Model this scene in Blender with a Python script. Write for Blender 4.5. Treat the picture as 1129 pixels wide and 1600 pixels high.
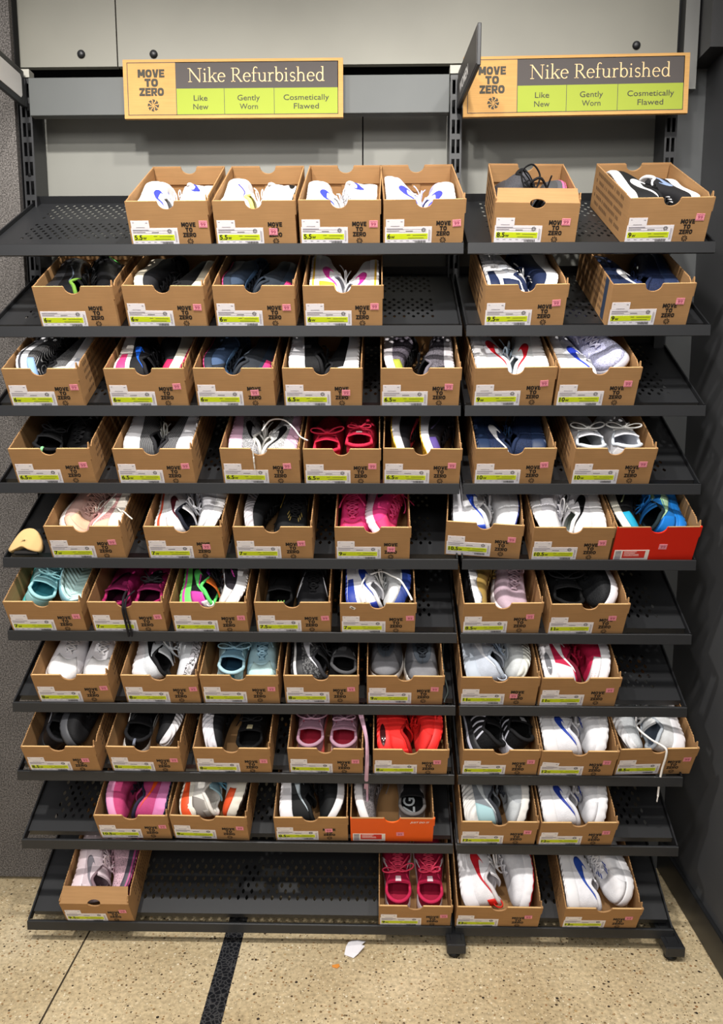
import bpy, math, random
import numpy as np
from mathutils import Vector, Matrix, Euler
random.seed(7)
for o in list(bpy.data.objects): bpy.data.objects.remove(o)
SC = bpy.context.scene
COL = SC.collection

# ------------------------------------------------------------------ camera, world, lights, exposure
FPX, PITCH, YAW, ROLL, CAMZ = 1241.77, math.radians(8.3085), math.radians(-1.2406), math.radians(0.0253), 1.58294
cam = bpy.data.cameras.new('camera'); camo = bpy.data.objects.new('camera', cam); COL.objects.link(camo)
cam.sensor_fit = 'VERTICAL'; cam.sensor_height = 36.0; cam.lens = FPX / 1600.0 * 36.0
cam.clip_start = 0.05; cam.clip_end = 50
fw = Vector((math.sin(YAW)*math.cos(PITCH), math.cos(YAW)*math.cos(PITCH), -math.sin(PITCH)))
rt = Vector((math.cos(YAW), -math.sin(YAW), 0)); dn = fw.cross(rt)
r2 = rt*math.cos(ROLL) + dn*math.sin(ROLL); d2 = -rt*math.sin(ROLL) + dn*math.cos(ROLL)
camo.matrix_world = Matrix(((r2.x, -d2.x, -fw.x, 0), (r2.y, -d2.y, -fw.y, 0), (r2.z, -d2.z, -fw.z, CAMZ), (0, 0, 0, 1)))
SC.camera = camo

w = bpy.data.worlds.new('world'); SC.world = w; w.use_nodes = True
w.node_tree.nodes['Background'].inputs[0].default_value = (0.98, 0.97, 1.0, 1)
w.node_tree.nodes['Background'].inputs[1].default_value = 0.36
SC.view_settings.view_transform = 'Standard'; SC.view_settings.look = 'None'
SC.view_settings.gamma = 1.0; SC.view_settings.use_curve_mapping = False
SC.view_settings.exposure = -0.20

def ceiling_spot(x, y, z, tx, ty, tz, watt, ang, size=0.05, col=(1, 0.96, 0.91)):
    l = bpy.data.lights.new('ceiling_spot', 'SPOT'); l.energy = watt; l.spot_size = math.radians(ang)
    l.spot_blend = 0.6; l.shadow_soft_size = size; l.color = col
    o = bpy.data.objects.new('ceiling_spot', l); COL.objects.link(o); o.location = (x, y, z)
    o.rotation_euler = (Vector((tx, ty, tz)) - Vector((x, y, z))).to_track_quat('-Z', 'Y').to_euler()
ceiling_spot(-1.0, 0.95, 3.3, -0.75, 2.05, 0.35, 175, 104)
ceiling_spot(0.15, 0.90, 3.3, 0.05, 2.05, 0.45, 150, 104)
ceiling_spot(0.9, 0.80, 3.3, 0.35, 2.1, 0.5, 80, 98)
ceiling_spot(-0.5, 0.15, 3.3, -0.3, 2.2, 1.1, 100, 84)
ceiling_spot(0.62, 1.35, 3.5, 0.60, 2.46, 2.66, 28, 62, 0.15)

def front_fill(x, y, z, tx, ty, tz, watt, size):  # added soft fill for unseen store ceiling rows, lifts the box fronts
    l = bpy.data.lights.new('front_fill', 'AREA'); l.energy = watt; l.size = size; l.color = (1, 0.97, 0.93)
    o = bpy.data.objects.new('front_fill', l); COL.objects.link(o); o.location = (x, y, z)
    o.rotation_euler = (Vector((tx, ty, tz)) - Vector((x, y, z))).to_track_quat('-Z', 'Y').to_euler()
front_fill(-1.2, -2.2, 3.3, -0.3, 2.2, 0.8, 46, 1.0)
front_fill(1.0, -2.4, 3.3, 0.2, 2.2, 0.8, 36, 1.0)

# ------------------------------------------------------------------ materials
def s2l(c):
    return c/12.92 if c <= 0.04045 else ((c+0.055)/1.055)**2.4
def hexc(h):
    h = h.lstrip('#'); return tuple(s2l(int(h[i:i+2], 16)/255.0) for i in (0, 2, 4)) + (1,)
MATS = {}
def mat(name, h, rough=0.6, metal=0.0, spec=0.4, kind=None):
    key = (name, h, rough, kind)
    if key in MATS: return MATS[key]
    m = bpy.data.materials.new(name); m.use_nodes = True; nt = m.node_tree; b = nt.nodes['Principled BSDF']
    c = hexc(h); b.inputs['Base Color'].default_value = c
    b.inputs['Roughness'].default_value = rough; b.inputs['Metallic'].default_value = metal
    b.inputs['Specular IOR Level'].default_value = spec
    N = nt.nodes.new; L = nt.links.new
    if kind:
        tc = N('ShaderNodeTexCoord')
        def noise(scale, detail=2.0, src='Object'):
            n = N('ShaderNodeTexNoise'); n.inputs['Scale'].default_value = scale; n.inputs['Detail'].default_value = detail
            L(tc.outputs[src], n.inputs['Vector']); return n
        def bump(sock, strength, dist):
            bp = N('ShaderNodeBump'); bp.inputs['Strength'].default_value = strength; bp.inputs['Distance'].default_value = dist
            L(sock, bp.inputs['Height']); L(bp.outputs[0], b.inputs['Normal']); return bp
        def mixc(fac, a, bb, blend='MIX'):
            mx = N('ShaderNodeMix'); mx.data_type = 'RGBA'; mx.blend_type = blend
            for s, v in ((0, fac), (6, a), (7, bb)):
                if hasattr(v, 'is_linked') or hasattr(v, 'links'): L(v, mx.inputs[s])
                else: mx.inputs[s].default_value = v
            return mx.outputs[2]
        def ramp(sock, stops):
            r = N('ShaderNodeValToRGB'); e = r.color_ramp.elements
            while len(e) > 1: e.remove(e[0])
            e[0].position = stops[0][0]; e[0].color = stops[0][1]
            for p, cc in stops[1:]:
                x = e.new(p); x.color = cc
            L(sock, r.inputs[0]); return r
        g = lambda v: (v, v, v, 1)
        if kind == 'knit':
            v = N('ShaderNodeTexVoronoi'); v.inputs['Scale'].default_value = 380; L(tc.outputs['Object'], v.inputs['Vector'])
            bump(v.outputs['Distance'], 0.35, 0.0012)
            n = noise(60); r = ramp(n.outputs[0], [(0.3, g(0.88)), (0.7, g(1.0))])
            L(mixc(1.0, c, r.outputs[0], 'MULTIPLY'), b.inputs['Base Color'])
        elif kind == 'mesh':
            v = N('ShaderNodeTexVoronoi'); v.inputs['Scale'].default_value = 240; L(tc.outputs['Object'], v.inputs['Vector'])
            r = ramp(v.outputs['Distance'], [(0.15, g(0.45)), (0.5, g(1.0))])
            L(mixc(1.0, c, r.outputs[0], 'MULTIPLY'), b.inputs['Base Color'])
            bump(v.outputs['Distance'], 0.4, 0.0015)
        elif kind == 'knit2':   # coarse two tone melange
            v = N('ShaderNodeTexVoronoi'); v.inputs['Scale'].default_value = 190; L(tc.outputs['Object'], v.inputs['Vector'])
            n = noise(420); r = ramp(n.outputs[0], [(0.42, g(0.35)), (0.58, g(1.0))])
            L(mixc(1.0, c, r.outputs[0], 'MULTIPLY'), b.inputs['Base Color'])
            bump(v.outputs['Distance'], 0.4, 0.0015)
        elif kind == 'stripe':
            wv = N('ShaderNodeTexWave'); wv.inputs['Scale'].default_value = 120; wv.bands_direction = 'Z'; wv.inputs['Distortion'].default_value = 1.2
            L(tc.outputs['Object'], wv.inputs['Vector'])
            r = ramp(wv.outputs[0], [(0.86, c), (0.97, (0.5, 0.5, 0.5, 1))]); L(r.outputs[0], b.inputs['Base Color'])
        elif kind == 'camo':
            n = noise(55, 1.0); r = ramp(n.outputs[0], [(0.44, c), (0.47, g(0.012)), (0.5, g(0.012)), (0.53, c), (0.62, g(0.3)), (0.66, c)])
            L(r.outputs[0], b.inputs['Base Color'])
        elif kind == 'darkcamo':
            n = noise(110, 3.0); r = ramp(n.outputs[0], [(0.46, c), (0.56, g(0.22)), (0.62, c)])
            L(r.outputs[0], b.inputs['Base Color'])
        elif kind == 'tread':
            wv = N('ShaderNodeTexWave'); wv.wave_type = 'BANDS'; wv.bands_direction = 'DIAGONAL'; wv.inputs['Scale'].default_value = 42; wv.inputs['Distortion'].default_value = 0.0
            mp = N('ShaderNodeMapping'); L(tc.outputs['Object'], mp.inputs[0])
            ab = N('ShaderNodeVectorMath'); ab.operation = 'ABSOLUTE'; L(mp.outputs[0], ab.inputs[0]); L(ab.outputs[0], wv.inputs['Vector'])
            bump(wv.outputs[0], 0.7, 0.004)
        elif kind == 'suede':
            n = noise(700, 3); bump(n.outputs[0], 0.3, 0.001)
        elif kind == 'card':
            n = noise(9, 4); r = ramp(n.outputs[0], [(0.3, g(0.90)), (0.7, g(1.05))])
            mp = N('ShaderNodeMapping'); mp.inputs['Scale'].default_value = (1, 1, 30); L(tc.outputs['Object'], mp.inputs[0])
            n2 = N('ShaderNodeTexNoise'); n2.inputs['Scale'].default_value = 14; L(mp.outputs[0], n2.inputs['Vector'])
            r2_ = ramp(n2.outputs[0], [(0.35, g(0.94)), (0.65, g(1.03))])
            c1 = mixc(1.0, c, r.outputs[0], 'MULTIPLY'); L(mixc(1.0, c1, r2_.outputs[0], 'MULTIPLY'), b.inputs['Base Color'])
        elif kind == 'powder':
            n = noise(900, 2); bump(n.outputs[0], 0.12, 0.0006)
            n3 = noise(3, 3); r = ramp(n3.outputs[0], [(0.3, g(0.9)), (0.7, g(1.08))]); L(mixc(1.0, c, r.outputs[0], 'MULTIPLY'), b.inputs['Base Color'])
        elif kind == 'felt':
            n = noise(260, 3); r = ramp(n.outputs[0], [(0.36, g(0.35)), (0.5, g(0.85)), (0.66, g(1.5))])
            n2 = noise(5, 3); q = ramp(n2.outputs[0], [(0.3, g(0.85)), (0.7, g(1.1))])
            c1 = mixc(1.0, c, r.outputs[0], 'MULTIPLY'); L(mixc(1.0, c1, q.outputs[0], 'MULTIPLY'), b.inputs['Base Color'])
            bump(n.outputs[0], 0.5, 0.002)
        elif kind == 'floor':
            n = noise(4.0, 5); base = ramp(n.outputs[0], [(0.3, hexc('#bfab86')), (0.55, hexc('#cdba95')), (0.75, hexc('#d9c7a4'))]).outputs[0]
            n5 = noise(85, 3); q = ramp(n5.outputs[0], [(0.3, g(0.72)), (0.52, g(1.0)), (0.72, g(1.22))]); base = mixc(1.0, base, q.outputs[0], 'MULTIPLY')
            for sc, thr, cols in ((95, 0.14, ('#7d684b', '#a5845c', '#5a4a38', '#e9dcbf', '#94764f', '#ddcba8')), (170, 0.13, ('#efe4c6', '#6d573c', '#d8c7a0', '#9c8762', '#d4c39c', '#6a5a44')), (46, 0.075, ('#2c2620', '#e8dcc0', '#9a7048', '#4e4030', '#b79b6c', '#38302a'))):
                v = N('ShaderNodeTexVoronoi'); v.inputs['Scale'].default_value = sc; L(tc.outputs['Object'], v.inputs['Vector'])
                rr = N('ShaderNodeValToRGB'); rr.color_ramp.interpolation = 'CONSTANT'; e = rr.color_ramp.elements
                e[0].position = 0.0; e[0].color = hexc(cols[0]); e[1].position = 0.84; e[1].color = hexc(cols[5])
                for k in range(1, 5):
                    x = e.new(k*0.17); x.color = hexc(cols[k])
                sp = N('ShaderNodeSeparateColor'); L(v.outputs['Color'], sp.inputs[0]); L(sp.outputs[0], rr.inputs[0])
                th = N('ShaderNodeMath'); th.operation = 'MULTIPLY'; L(sp.outputs[1], th.inputs[0]); th.inputs[1].default_value = thr*2.6
                ls = N('ShaderNodeMath'); ls.operation = 'LESS_THAN'; L(v.outputs['Distance'], ls.inputs[0]); L(th.outputs[0], ls.inputs[1])
                base = mixc(ls.outputs[0], base, rr.outputs[0])
            L(base, b.inputs['Base Color'])
        elif kind == 'blackstone':
            v = N('ShaderNodeTexVoronoi'); v.feature = 'DISTANCE_TO_EDGE'; v.inputs['Scale'].default_value = 75; L(tc.outputs['Object'], v.inputs['Vector'])
            r = ramp(v.outputs['Distance'], [(0.0, hexc('#4b4b4c')), (0.12, hexc('#1b1c20')), (0.5, hexc('#111218'))]); L(r.outputs[0], b.inputs['Base Color'])
    MATS[key] = m
    return m

# ------------------------------------------------------------------ mesh helpers
class MB:
    def __init__(s): s.v = []; s.f = []; s.m = []; s.sm = []
    def add(s, verts, faces, mi=0, smooth=False):
        o = len(s.v); s.v.extend([tuple(map(float, p)) for p in verts])
        for f in faces:
            s.f.append(tuple(i+o for i in f)); s.m.append(mi); s.sm.append(smooth)
    def box(s, x0, x1, y0, y1, z0, z1, mi=0, M=None):
        v = [(x, y, z) for x in (x0, x1) for y in (y0, y1) for z in (z0, z1)]
        if M is not None: v = [tuple(M @ Vector(p)) for p in v]
        s.add(v, [(0, 1, 3, 2), (4, 6, 7, 5), (0, 4, 5, 1), (2, 3, 7, 6), (0, 2, 6, 4), (1, 5, 7, 3)], mi)
    def quad(s, pts, mi=0): s.add(pts, [tuple(range(len(pts)))], mi)
    def prism(s, poly, axis, a0, a1, mi=0):
        """poly: list of 2-D points; axis 'y': (x,z) extruded along y; 'x': (y,z) extruded along x; 'z': (x,y) along z"""
        n = len(poly)
        def P(p, a): return (p[0], a, p[1]) if axis == 'y' else ((a, p[0], p[1]) if axis == 'x' else (p[0], p[1], a))
        v = [P(p, a0) for p in poly] + [P(p, a1) for p in poly]
        f = [tuple(range(n))[::-1], tuple(range(n, 2*n))] + [(i, (i+1) % n, n+(i+1) % n, n+i) for i in range(n)]
        s.add(v, f, mi)
    def grid(s, P, mi=0, closed_u=False, smooth=True):
        """P array (nu,nv,3)"""
        P = np.asarray(P); nu, nv = P.shape[:2]; f = []
        for i in range(nu if closed_u else nu-1):
            j = (i+1) % nu
            for k in range(nv-1): f.append((i*nv+k, j*nv+k, j*nv+k+1, i*nv+k+1))
        s.add(P.reshape(-1, 3), f, mi, smooth)
    def tube(s, pts, r, mi=0, n=6, flat=1.0, cap=True):
        pts = [Vector(p) for p in pts]; rings = []; up = Vector((0.13, 0.21, 0.97))
        for i, p in enumerate(pts):
            t = (pts[min(i+1, len(pts)-1)] - pts[max(i-1, 0)])
            t = t.normalized() if t.length > 1e-9 else Vector((0, 0, 1))
            a = t.cross(up)
            if a.length < 1e-3: a = t.cross(Vector((1, 0, 0)))
            a.normalize(); b = a.cross(t); up = b
            rr = r[i] if isinstance(r, (list, tuple)) else r
            rings.append([p + a*math.cos(2*math.pi*k/n)*rr + b*math.sin(2*math.pi*k/n)*rr*flat for k in range(n)])
        v = [q for R_ in rings for q in R_]; f = []
        for i in range(len(pts)-1):
            for k in range(n): f.append((i*n+k, i*n+(k+1) % n, (i+1)*n+(k+1) % n, (i+1)*n+k))
        if cap: f.append(tuple(range(n))[::-1]); f.append(tuple(range((len(pts)-1)*n, len(pts)*n)))
        s.add(v, f, mi, True)
    def lathe(s, prof, c, axis='z', n=20, mi=0):
        v = []; f = []
        for (r, h) in prof:
            for k in range(n):
                a = 2*math.pi*k/n; x, y = r*math.cos(a), r*math.sin(a)
                v.append((c[0]+x, c[1]+y, c[2]+h) if axis == 'z' else (c[0]+x, c[1]-h, c[2]+y))
        for i in range(len(prof)-1):
            for k in range(n): f.append((i*n+k, i*n+(k+1) % n, (i+1)*n+(k+1) % n, (i+1)*n+k))
        f.append(tuple(range(n))[::-1]); f.append(tuple(range((len(prof)-1)*n, len(prof)*n)))
        s.add(v, f, mi, True)
    def mesh(s, name, mats):
        me = bpy.data.meshes.new(name); me.from_pydata(s.v, [], s.f)
        for m in (mats if isinstance(mats, (list, tuple)) else [mats]): me.materials.append(m)
        me.polygons.foreach_set('material_index', s.m); me.polygons.foreach_set('use_smooth', s.sm); me.update()
        return me
    def build(s, name, mats, parent=None):
        return obj(name, s.mesh(name, mats), parent)
def obj(name, me, parent=None):
    o = bpy.data.objects.new(name, me); COL.objects.link(o)
    if parent is not None: o.parent = parent
    return o
def bevel(o, wdt, seg=2):
    b = o.modifiers.new('bevel', 'BEVEL'); b.width = wdt; b.segments = seg; b.limit_method = 'ANGLE'; return o
def tag(o, label=None, cat=None, group=None, kind=None):
    for k, v in (('label', label), ('category', cat), ('group', group), ('kind', kind)):
        if v: o[k] = v
    return o
def thing(name, label, cat, M=None, group=None):
    o = bpy.data.objects.new(name, None); COL.objects.link(o); o.empty_display_size = 0.05
    if M is not None:
        o.location = M.to_translation(); o.rotation_euler = M.to_euler()
    return tag(o, label, cat, group)
def T(x, y, z): return Matrix.Translation((x, y, z))
def RX(a): return Matrix.Rotation(a, 4, 'X')
def RY(a): return Matrix.Rotation(a, 4, 'Y')
def RZ(a): return Matrix.Rotation(a, 4, 'Z')

# ------------------------------------------------------------------ lettering
TXT = {}
def text_geo(s, bold=0.0):
    """triangles/polys of a word, unit em size, centred in x, baseline at 0"""
    if (s, bold) in TXT: return TXT[(s, bold)]
    cu = bpy.data.curves.new('t', 'FONT'); cu.body = s; cu.size = 1.0; cu.align_x = 'LEFT'; cu.offset = bold; cu.resolution_u = 3; cu.space_character = 1.0 + bold*1.2
    o = bpy.data.objects.new('t', cu); COL.objects.link(o)
    bpy.context.view_layer.update()
    me = bpy.data.meshes.new_from_object(o.evaluated_get(bpy.context.evaluated_depsgraph_get()))
    v = np.array([p.co[:] for p in me.vertices]); f = [tuple(p.vertices) for p in me.polygons]
    bpy.data.objects.remove(o); bpy.data.curves.remove(cu); bpy.data.meshes.remove(me)
    v[:, 0] -= (v[:, 0].min()+v[:, 0].max())/2
    TXT[(s, bold)] = (v, f); return v, f
def put_text(mb, s, cx, cz, y, width=None, height=None, size=None, bold=0.0, mi=0, left=False, shear=0.0):
    """writes s on a plane facing -y; cx centre, cz baseline"""
    v, f = text_geo(s, bold); v = v.copy(); wv = v[:, 0].max()-v[:, 0].min(); hv = v[:, 1].max()-max(0, v[:, 1].min())
    sx = sy = size if size else 1.0
    if width: sx = width/wv
    if height: sy = height/hv
    if width and not height and not size: sy = sx
    if height and not width and not size: sx = sy
    x = v[:, 0]*sx + v[:, 1]*sy*shear + cx + (wv*sx/2 if left else 0)
    mb.add([(a, y, cz+b*sy) for a, b in zip(x, v[:, 1])], f, mi)
def sunburst(mb, cx, cz, y, r, mi=0):
    for k in range(8):
        a = k*math.pi/4
        pts = [(0.16, 0.0), (0.55, -0.10), (0.62, -0.32), (0.92, -0.30), (1.0, 0.12), (0.9, 0.16), (0.72, 0.02), (0.5, 0.10)]
        mb.quad([(cx + r*(p*math.cos(a)-q*math.sin(a)), y, cz + r*(p*math.sin(a)+q*math.cos(a))) for p, q in pts], mi)
BL = {  # heavy extended block capitals: (width, strokes)
 'M': (1.3, [([(.15, 0), (.15, 1)], .30), ([(.85, 0), (.85, 1)], .30), ([(.19, 1), (.5, .2)], .30), ([(.5, .2), (.81, 1)], .30)]),
 'O': (1.12, [('o', 0)]), 'V': (1.12, [([(.17, 1), (.45, 0)], .35), ([(.55, 0), (.83, 1)], .35)]),
 'E': (0.95, [([(.19, 0), (.19, 1)], .38), ([(.1, .125), (1, .125)], .25), ([(.1, .5), (.92, .5)], .22), ([(.1, .875), (1, .875)], .25)]),
 'T': (1.0, [([(0, .86), (1, .86)], .28), ([(.5, 0), (.5, 1)], .38)]),
 'Z': (1.0, [([(0, .86), (1, .86)], .28), ([(0, .14), (1, .14)], .28), ([(.2, .14), (.8, .86)], .38)]),
 'R': (1.05, [([(.18, 0), (.18, 1)], .36), ([(.1, .88), (.75, .88)], .24), ([(.1, .45), (.75, .45)], .24), ([(.81, .38), (.81, .96)], .33), ([(.52, .42), (.84, 0)], .35)]),
}
def block(mb, s, x0, z0, y, width, height, mi=0):
    gap = .08; tot = sum(BL[c][0]+gap for c in s)-gap; sx = width/tot; cx = 0.0; lay = 0
    for c in s:
        w_, st = BL[c]
        for pts, wd in st:
            lay += 1; yy = y-.00002*(lay % 4)
            if pts == 'o':
                n = 20; v = []
                for k in range(n):
                    a = 2*math.pi*k/n; ca, sa = math.cos(a), math.sin(a); q = lambda t: math.copysign(abs(t)**.75, t)
                    for rx, rz in ((.5, .5), (.17, .22)): v.append((x0+(cx+(.5+rx*q(ca))*w_)*sx, yy, z0+(.5+rz*q(sa))*height))
                mb.add(v, [(2*k, 2*((k+1) % n), 2*((k+1) % n)+1, 2*k+1) for k in range(n)], mi); continue
            (ax, az), (bx, bz) = pts
            if abs(az-bz) < 1e-6: q = [(ax, az-wd/2), (bx, az-wd/2), (bx, az+wd/2), (ax, az+wd/2)]
            else: q = [(ax-wd/2, az), (ax+wd/2, az), (bx+wd/2, bz), (bx-wd/2, bz)]
            mb.quad([(x0+(cx+p*w_)*sx, yy, z0+r*height) for p, r in q], mi)
        cx += w_+gap
def slogan(mb, cx, ztop, y, wid, lh, mi=0, burst=True):
    """MOVE / TO / ZERO and the little sunburst beneath"""
    for k, (t_, ww) in enumerate((('MOVE', 1.0), ('TO', 0.50), ('ZERO', 0.92))):
        block(mb, t_, cx-wid*ww/2, ztop-lh*(k+1)+lh*0.08, y, wid*ww, lh*0.88, mi)
    if burst: sunburst(mb, cx, ztop-lh*3-lh*0.75, y, lh*0.62, mi)
# hand-drawn roman serif capitals and minuscules (strokes with contrast)
def arc(cx, cy, rx, ry, a0, a1, n=14): return [(cx+rx*math.cos(math.radians(a0+(a1-a0)*i/n)), cy+ry*math.sin(math.radians(a0+(a1-a0)*i/n))) for i in range(n+1)]
TH, TN = 0.064, 0.029
def hs(x0, x1, y): return ([(x0, y), (x1, y)], TN)
GL = {
 'N': (0.78, [([(0.12, 0.0), (0.12, 0.68)], TN), ([(0.10, 0.67), (0.64, 0.0)], TH), ([(0.64, 0), (0.64, 0.68)], TN), hs(0.02, 0.22, 0.015), hs(0.0, 0.14, 0.665), hs(0.54, 0.74, 0.665)]),
 'i': (0.27, [([(0.12, 0), (0.12, 0.44)], TH), (arc(0.12, 0.61, 0.022, 0.022, 0, 360, 10), 0.045), hs(0.02, 0.22, 0.015), hs(0.03, 0.12, 0.425)]),
 'k': (0.50, [([(0.11, 0), (0.11, 0.72)], TH), ([(0.14, 0.19), (0.40, 0.44)], TN), ([(0.22, 0.28), (0.44, 0.0)], TH), hs(0.01, 0.21, 0.015), hs(0.02, 0.11, 0.705), hs(0.30, 0.48, 0.43), hs(0.34, 0.52, 0.015)]),
 'e': (0.46, [(arc(0.235, 0.22, 0.175, 0.215, 5, 320, 20), 'v'), ([(0.07, 0.25), (0.40, 0.25)], TN)]),
 'R': (0.62, [([(0.13, 0), (0.13, 0.68)], TH), ([(0.13, 0.665), (0.27, 0.665)], TN), ([(0.13, 0.345), (0.27, 0.345)], TN), (arc(0.27, 0.505, 0.17, 0.16, 90, -90, 12), 'v'), ([(0.27, 0.35), (0.56, 0.0)], TH), hs(0.02, 0.24, 0.015), hs(0.02, 0.13, 0.665), hs(0.48, 0.62, 0.012)]),
 'f': (0.31, [([(0.13, 0), (0.13, 0.56)], TH), (arc(0.235, 0.57, 0.105, 0.14, 180, 35, 10), 0.045), ([(0.03, 0.42), (0.28, 0.42)], TN), hs(0.02, 0.25, 0.015)]),
 'u': (0.54, [([(0.12, 0.43), (0.12, 0.14)], TH), (arc(0.26, 0.15, 0.14, 0.135, 180, 350, 10), 0.045), ([(0.41, 0), (0.41, 0.43)], TH), hs(0.02, 0.12, 0.42), hs(0.31, 0.41, 0.42), hs(0.41, 0.50, 0.015)]),
 'r': (0.36, [([(0.12, 0), (0.12, 0.44)], TH), (arc(0.27, 0.27, 0.14, 0.15, 165, 75, 8), 0.05), (arc(0.31, 0.41, 0.015, 0.015, 0, 360, 8), 0.04), hs(0.02, 0.23, 0.015), hs(0.03, 0.12, 0.425)]),
 'b': (0.51, [([(0.11, 0.02), (0.11, 0.72)], TH), (arc(0.27, 0.22, 0.165, 0.215, 160, -160, 20), 'v'), hs(0.02, 0.11, 0.705)]),
 's': (0.37, [(arc(0.19, 0.325, 0.115, 0.105, 25, 265, 12), 0.05), ([(0.17, 0.225), (0.21, 0.215)], TH), (arc(0.185, 0.115, 0.125, 0.105, 85, -155, 12), 0.05)]),
 'h': (0.54, [([(0.11, 0), (0.11, 0.72)], TH), (arc(0.26, 0.28, 0.14, 0.15, 165, 0, 10), 0.05), ([(0.40, 0), (0.40, 0.29)], TH), hs(0.02, 0.20, 0.015), hs(0.31, 0.49, 0.015), hs(0.02, 0.11, 0.705)]),
 'd': (0.54, [([(0.40, 0.0), (0.40, 0.72)], TH), (arc(0.24, 0.22, 0.165, 0.215, 20, 340, 20), 'v'), hs(0.31, 0.40, 0.705), hs(0.40, 0.49, 0.015)]),
}
def serif(mb, s, x0, z0, y, width, height, mi=0):
    tot = sum(GL[c][0] if c != ' ' else 0.26 for c in s); sx = width/tot; sz = height/0.68; cx = 0.0; lay = 0
    for c in s:
        if c == ' ': cx += 0.26; continue
        adv, strokes = GL[c]
        for pts, wd in strokes:
            lay += 1; yy = y - 0.00002*(lay % 5)
            L_ = []; R_ = []
            for i, p in enumerate(pts):
                a = pts[max(0, i-1)]; b = pts[min(len(pts)-1, i+1)]; dx, dz = b[0]-a[0], b[1]-a[1]; l = math.hypot(dx, dz) or 1
                ww = wd if wd != 'v' else TN + (TH-TN)*abs(dz/l)
                nx, nz = -dz/l*ww/2, dx/l*ww/2
                L_.append((p[0]+nx, p[1]+nz)); R_.append((p[0]-nx, p[1]-nz))
            n = len(pts); v = [(x0+(cx+a)*sx, yy, z0+b*sz) for a, b in L_+R_]
            mb.add(v, [(n+i, n+i+1, i+1, i) for i in range(n-1)], mi)
        cx += adv

# ------------------------------------------------------------------ the setting
D = 2.10; AL = math.radians(28.7775); CA, SA = math.cos(AL), math.sin(AL)
ZS = [1.9679, 1.7630, 1.5585, 1.3530, 1.1486, 0.9435, 0.7365, 0.5335, 0.3245, 0.0693]
XL, XM, XR = -1.0207, 0.2182, 0.8477
YB = 2.51
m_steel = mat('dark powder coated steel', '#232426', 0.42, 0.0, 0.5, 'powder')
m_black = mat('black metal', '#1d1e20', 0.4, 0.0, 0.5)
m_panel = mat('grey wall panel', '#83837c', 0.5, 0.0, 0.4, 'powder')
m_panel2 = mat('mid grey wall panel', '#585b5a', 0.5, 0.0, 0.4, 'powder')
m_strip = mat('brushed grey metal', '#7b7b78', 0.35, 0.5, 0.5)
m_wallr = mat('dark grey painted wall', '#4c4d4f', 0.38, 0.0, 0.5, 'powder')
m_felt = mat('grey speckled felt', '#6b6764', 0.95, 0.0, 0.1, 'felt')
m_void = mat('black recess', '#08080a', 0.8)

def struct(name, mb, m): return tag(mb.build(name, m), kind='structure')
b = MB(); b.box(-3, 3, -2.5, 3.0, -0.05, 0.0); struct('floor', b, mat('polished aggregate concrete', '#b8a47c', 0.33, 0.0, 0.45, 'floor'))
b = MB(); b.box(-0.452, -0.397, -2.5, 2.9, 0.0, 0.0008); struct('trim_1', b, mat('black stone inlay', '#17181c', 0.35, 0, 0.5, 'blackstone'))
b = MB(); b.box(-0.862, -0.857, -2.5, 2.9, 0.0, 0.0006); struct('trim_2', b, mat('dark joint filler', '#3a3022', 0.8))
# back wall: lower panels, recess, upper panels
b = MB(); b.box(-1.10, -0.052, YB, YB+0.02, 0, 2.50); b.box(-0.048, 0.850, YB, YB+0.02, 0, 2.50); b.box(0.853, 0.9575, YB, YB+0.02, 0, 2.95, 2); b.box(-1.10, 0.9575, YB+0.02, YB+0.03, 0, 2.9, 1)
wb = struct('wall_back', b, [m_panel, m_void, mat('darker grey right end', '#585a5b', 0.5, 0, 0.4, 'powder')])  # right end of the lower wall set to a darker grey
b = MB(); b.box(-1.3, -0.762, 2.455, 2.475, 2.53, 2.95); b.box(-0.758, 0.848, 2.455, 2.475, 2.53, 2.95)
wu = b.build('upper_panel', mat('warm grey panel', '#8f8d82', 0.5, 0, 0.4, 'powder'), wb)
b = MB(); b.box(0.862, 0.901, 2.44, 2.475, 2.45, 2.95); b.build('edge_strip', m_strip, wb)
for x, z in ((-0.865, 2.564), (-0.654, 2.562), (0.732, 2.573)):
    b = MB(); b.lathe([(0.0115, 0), (0.0115, 0.003), (0.009, 0.006), (0.004, 0.008)], (x, 2.455, z), 'y', 18); b.build('bolt', m_black, wu)
b = MB(); b.box(-2.2, -1.046, 2.40, 2.42, 0.012, 2.9); b.box(-2.2, -1.044, 2.42, 2.45, 0.0, 2.9, 1); struct('wall_left', b, [m_felt, m_void])
random.seed(3)
b = MB()
for k in range(26):
    b.lathe([(0.0022, 0), (0.0022, 0.0006)], (random.uniform(-1.75, -1.05), 2.40, random.uniform(0.1, 2.2)), 'y', 8)
b.build('pin_hole', m_void, bpy.data.objects['wall_left'])
b = MB(); b.box(0.9575, 0.98, -0.6, YB+0.03, 0, 2.95); struct('wall_right', b, m_wallr)
b = MB(); b.box(0.944, 0.9575, -0.6, YB, 0, 0.105); bevel(struct('baseboard_right', b, m_black), 0.004)
b = MB(); b.box(0.905, 0.9575, 2.36, YB, 2.53, 2.95); b.box(0.9575, 1.5, 2.36, YB, 2.53, 2.95)
so = struct('trim_3', b, mat('black panel', '#2a2a2b', 0.4))
b = MB(); b.lathe([(0.0115, 0), (0.0115, 0.003), (0.008, 0.007)], (1.0, 2.36, 2.60), 'y', 16); b.build('bolt', m_black, so)

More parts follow.
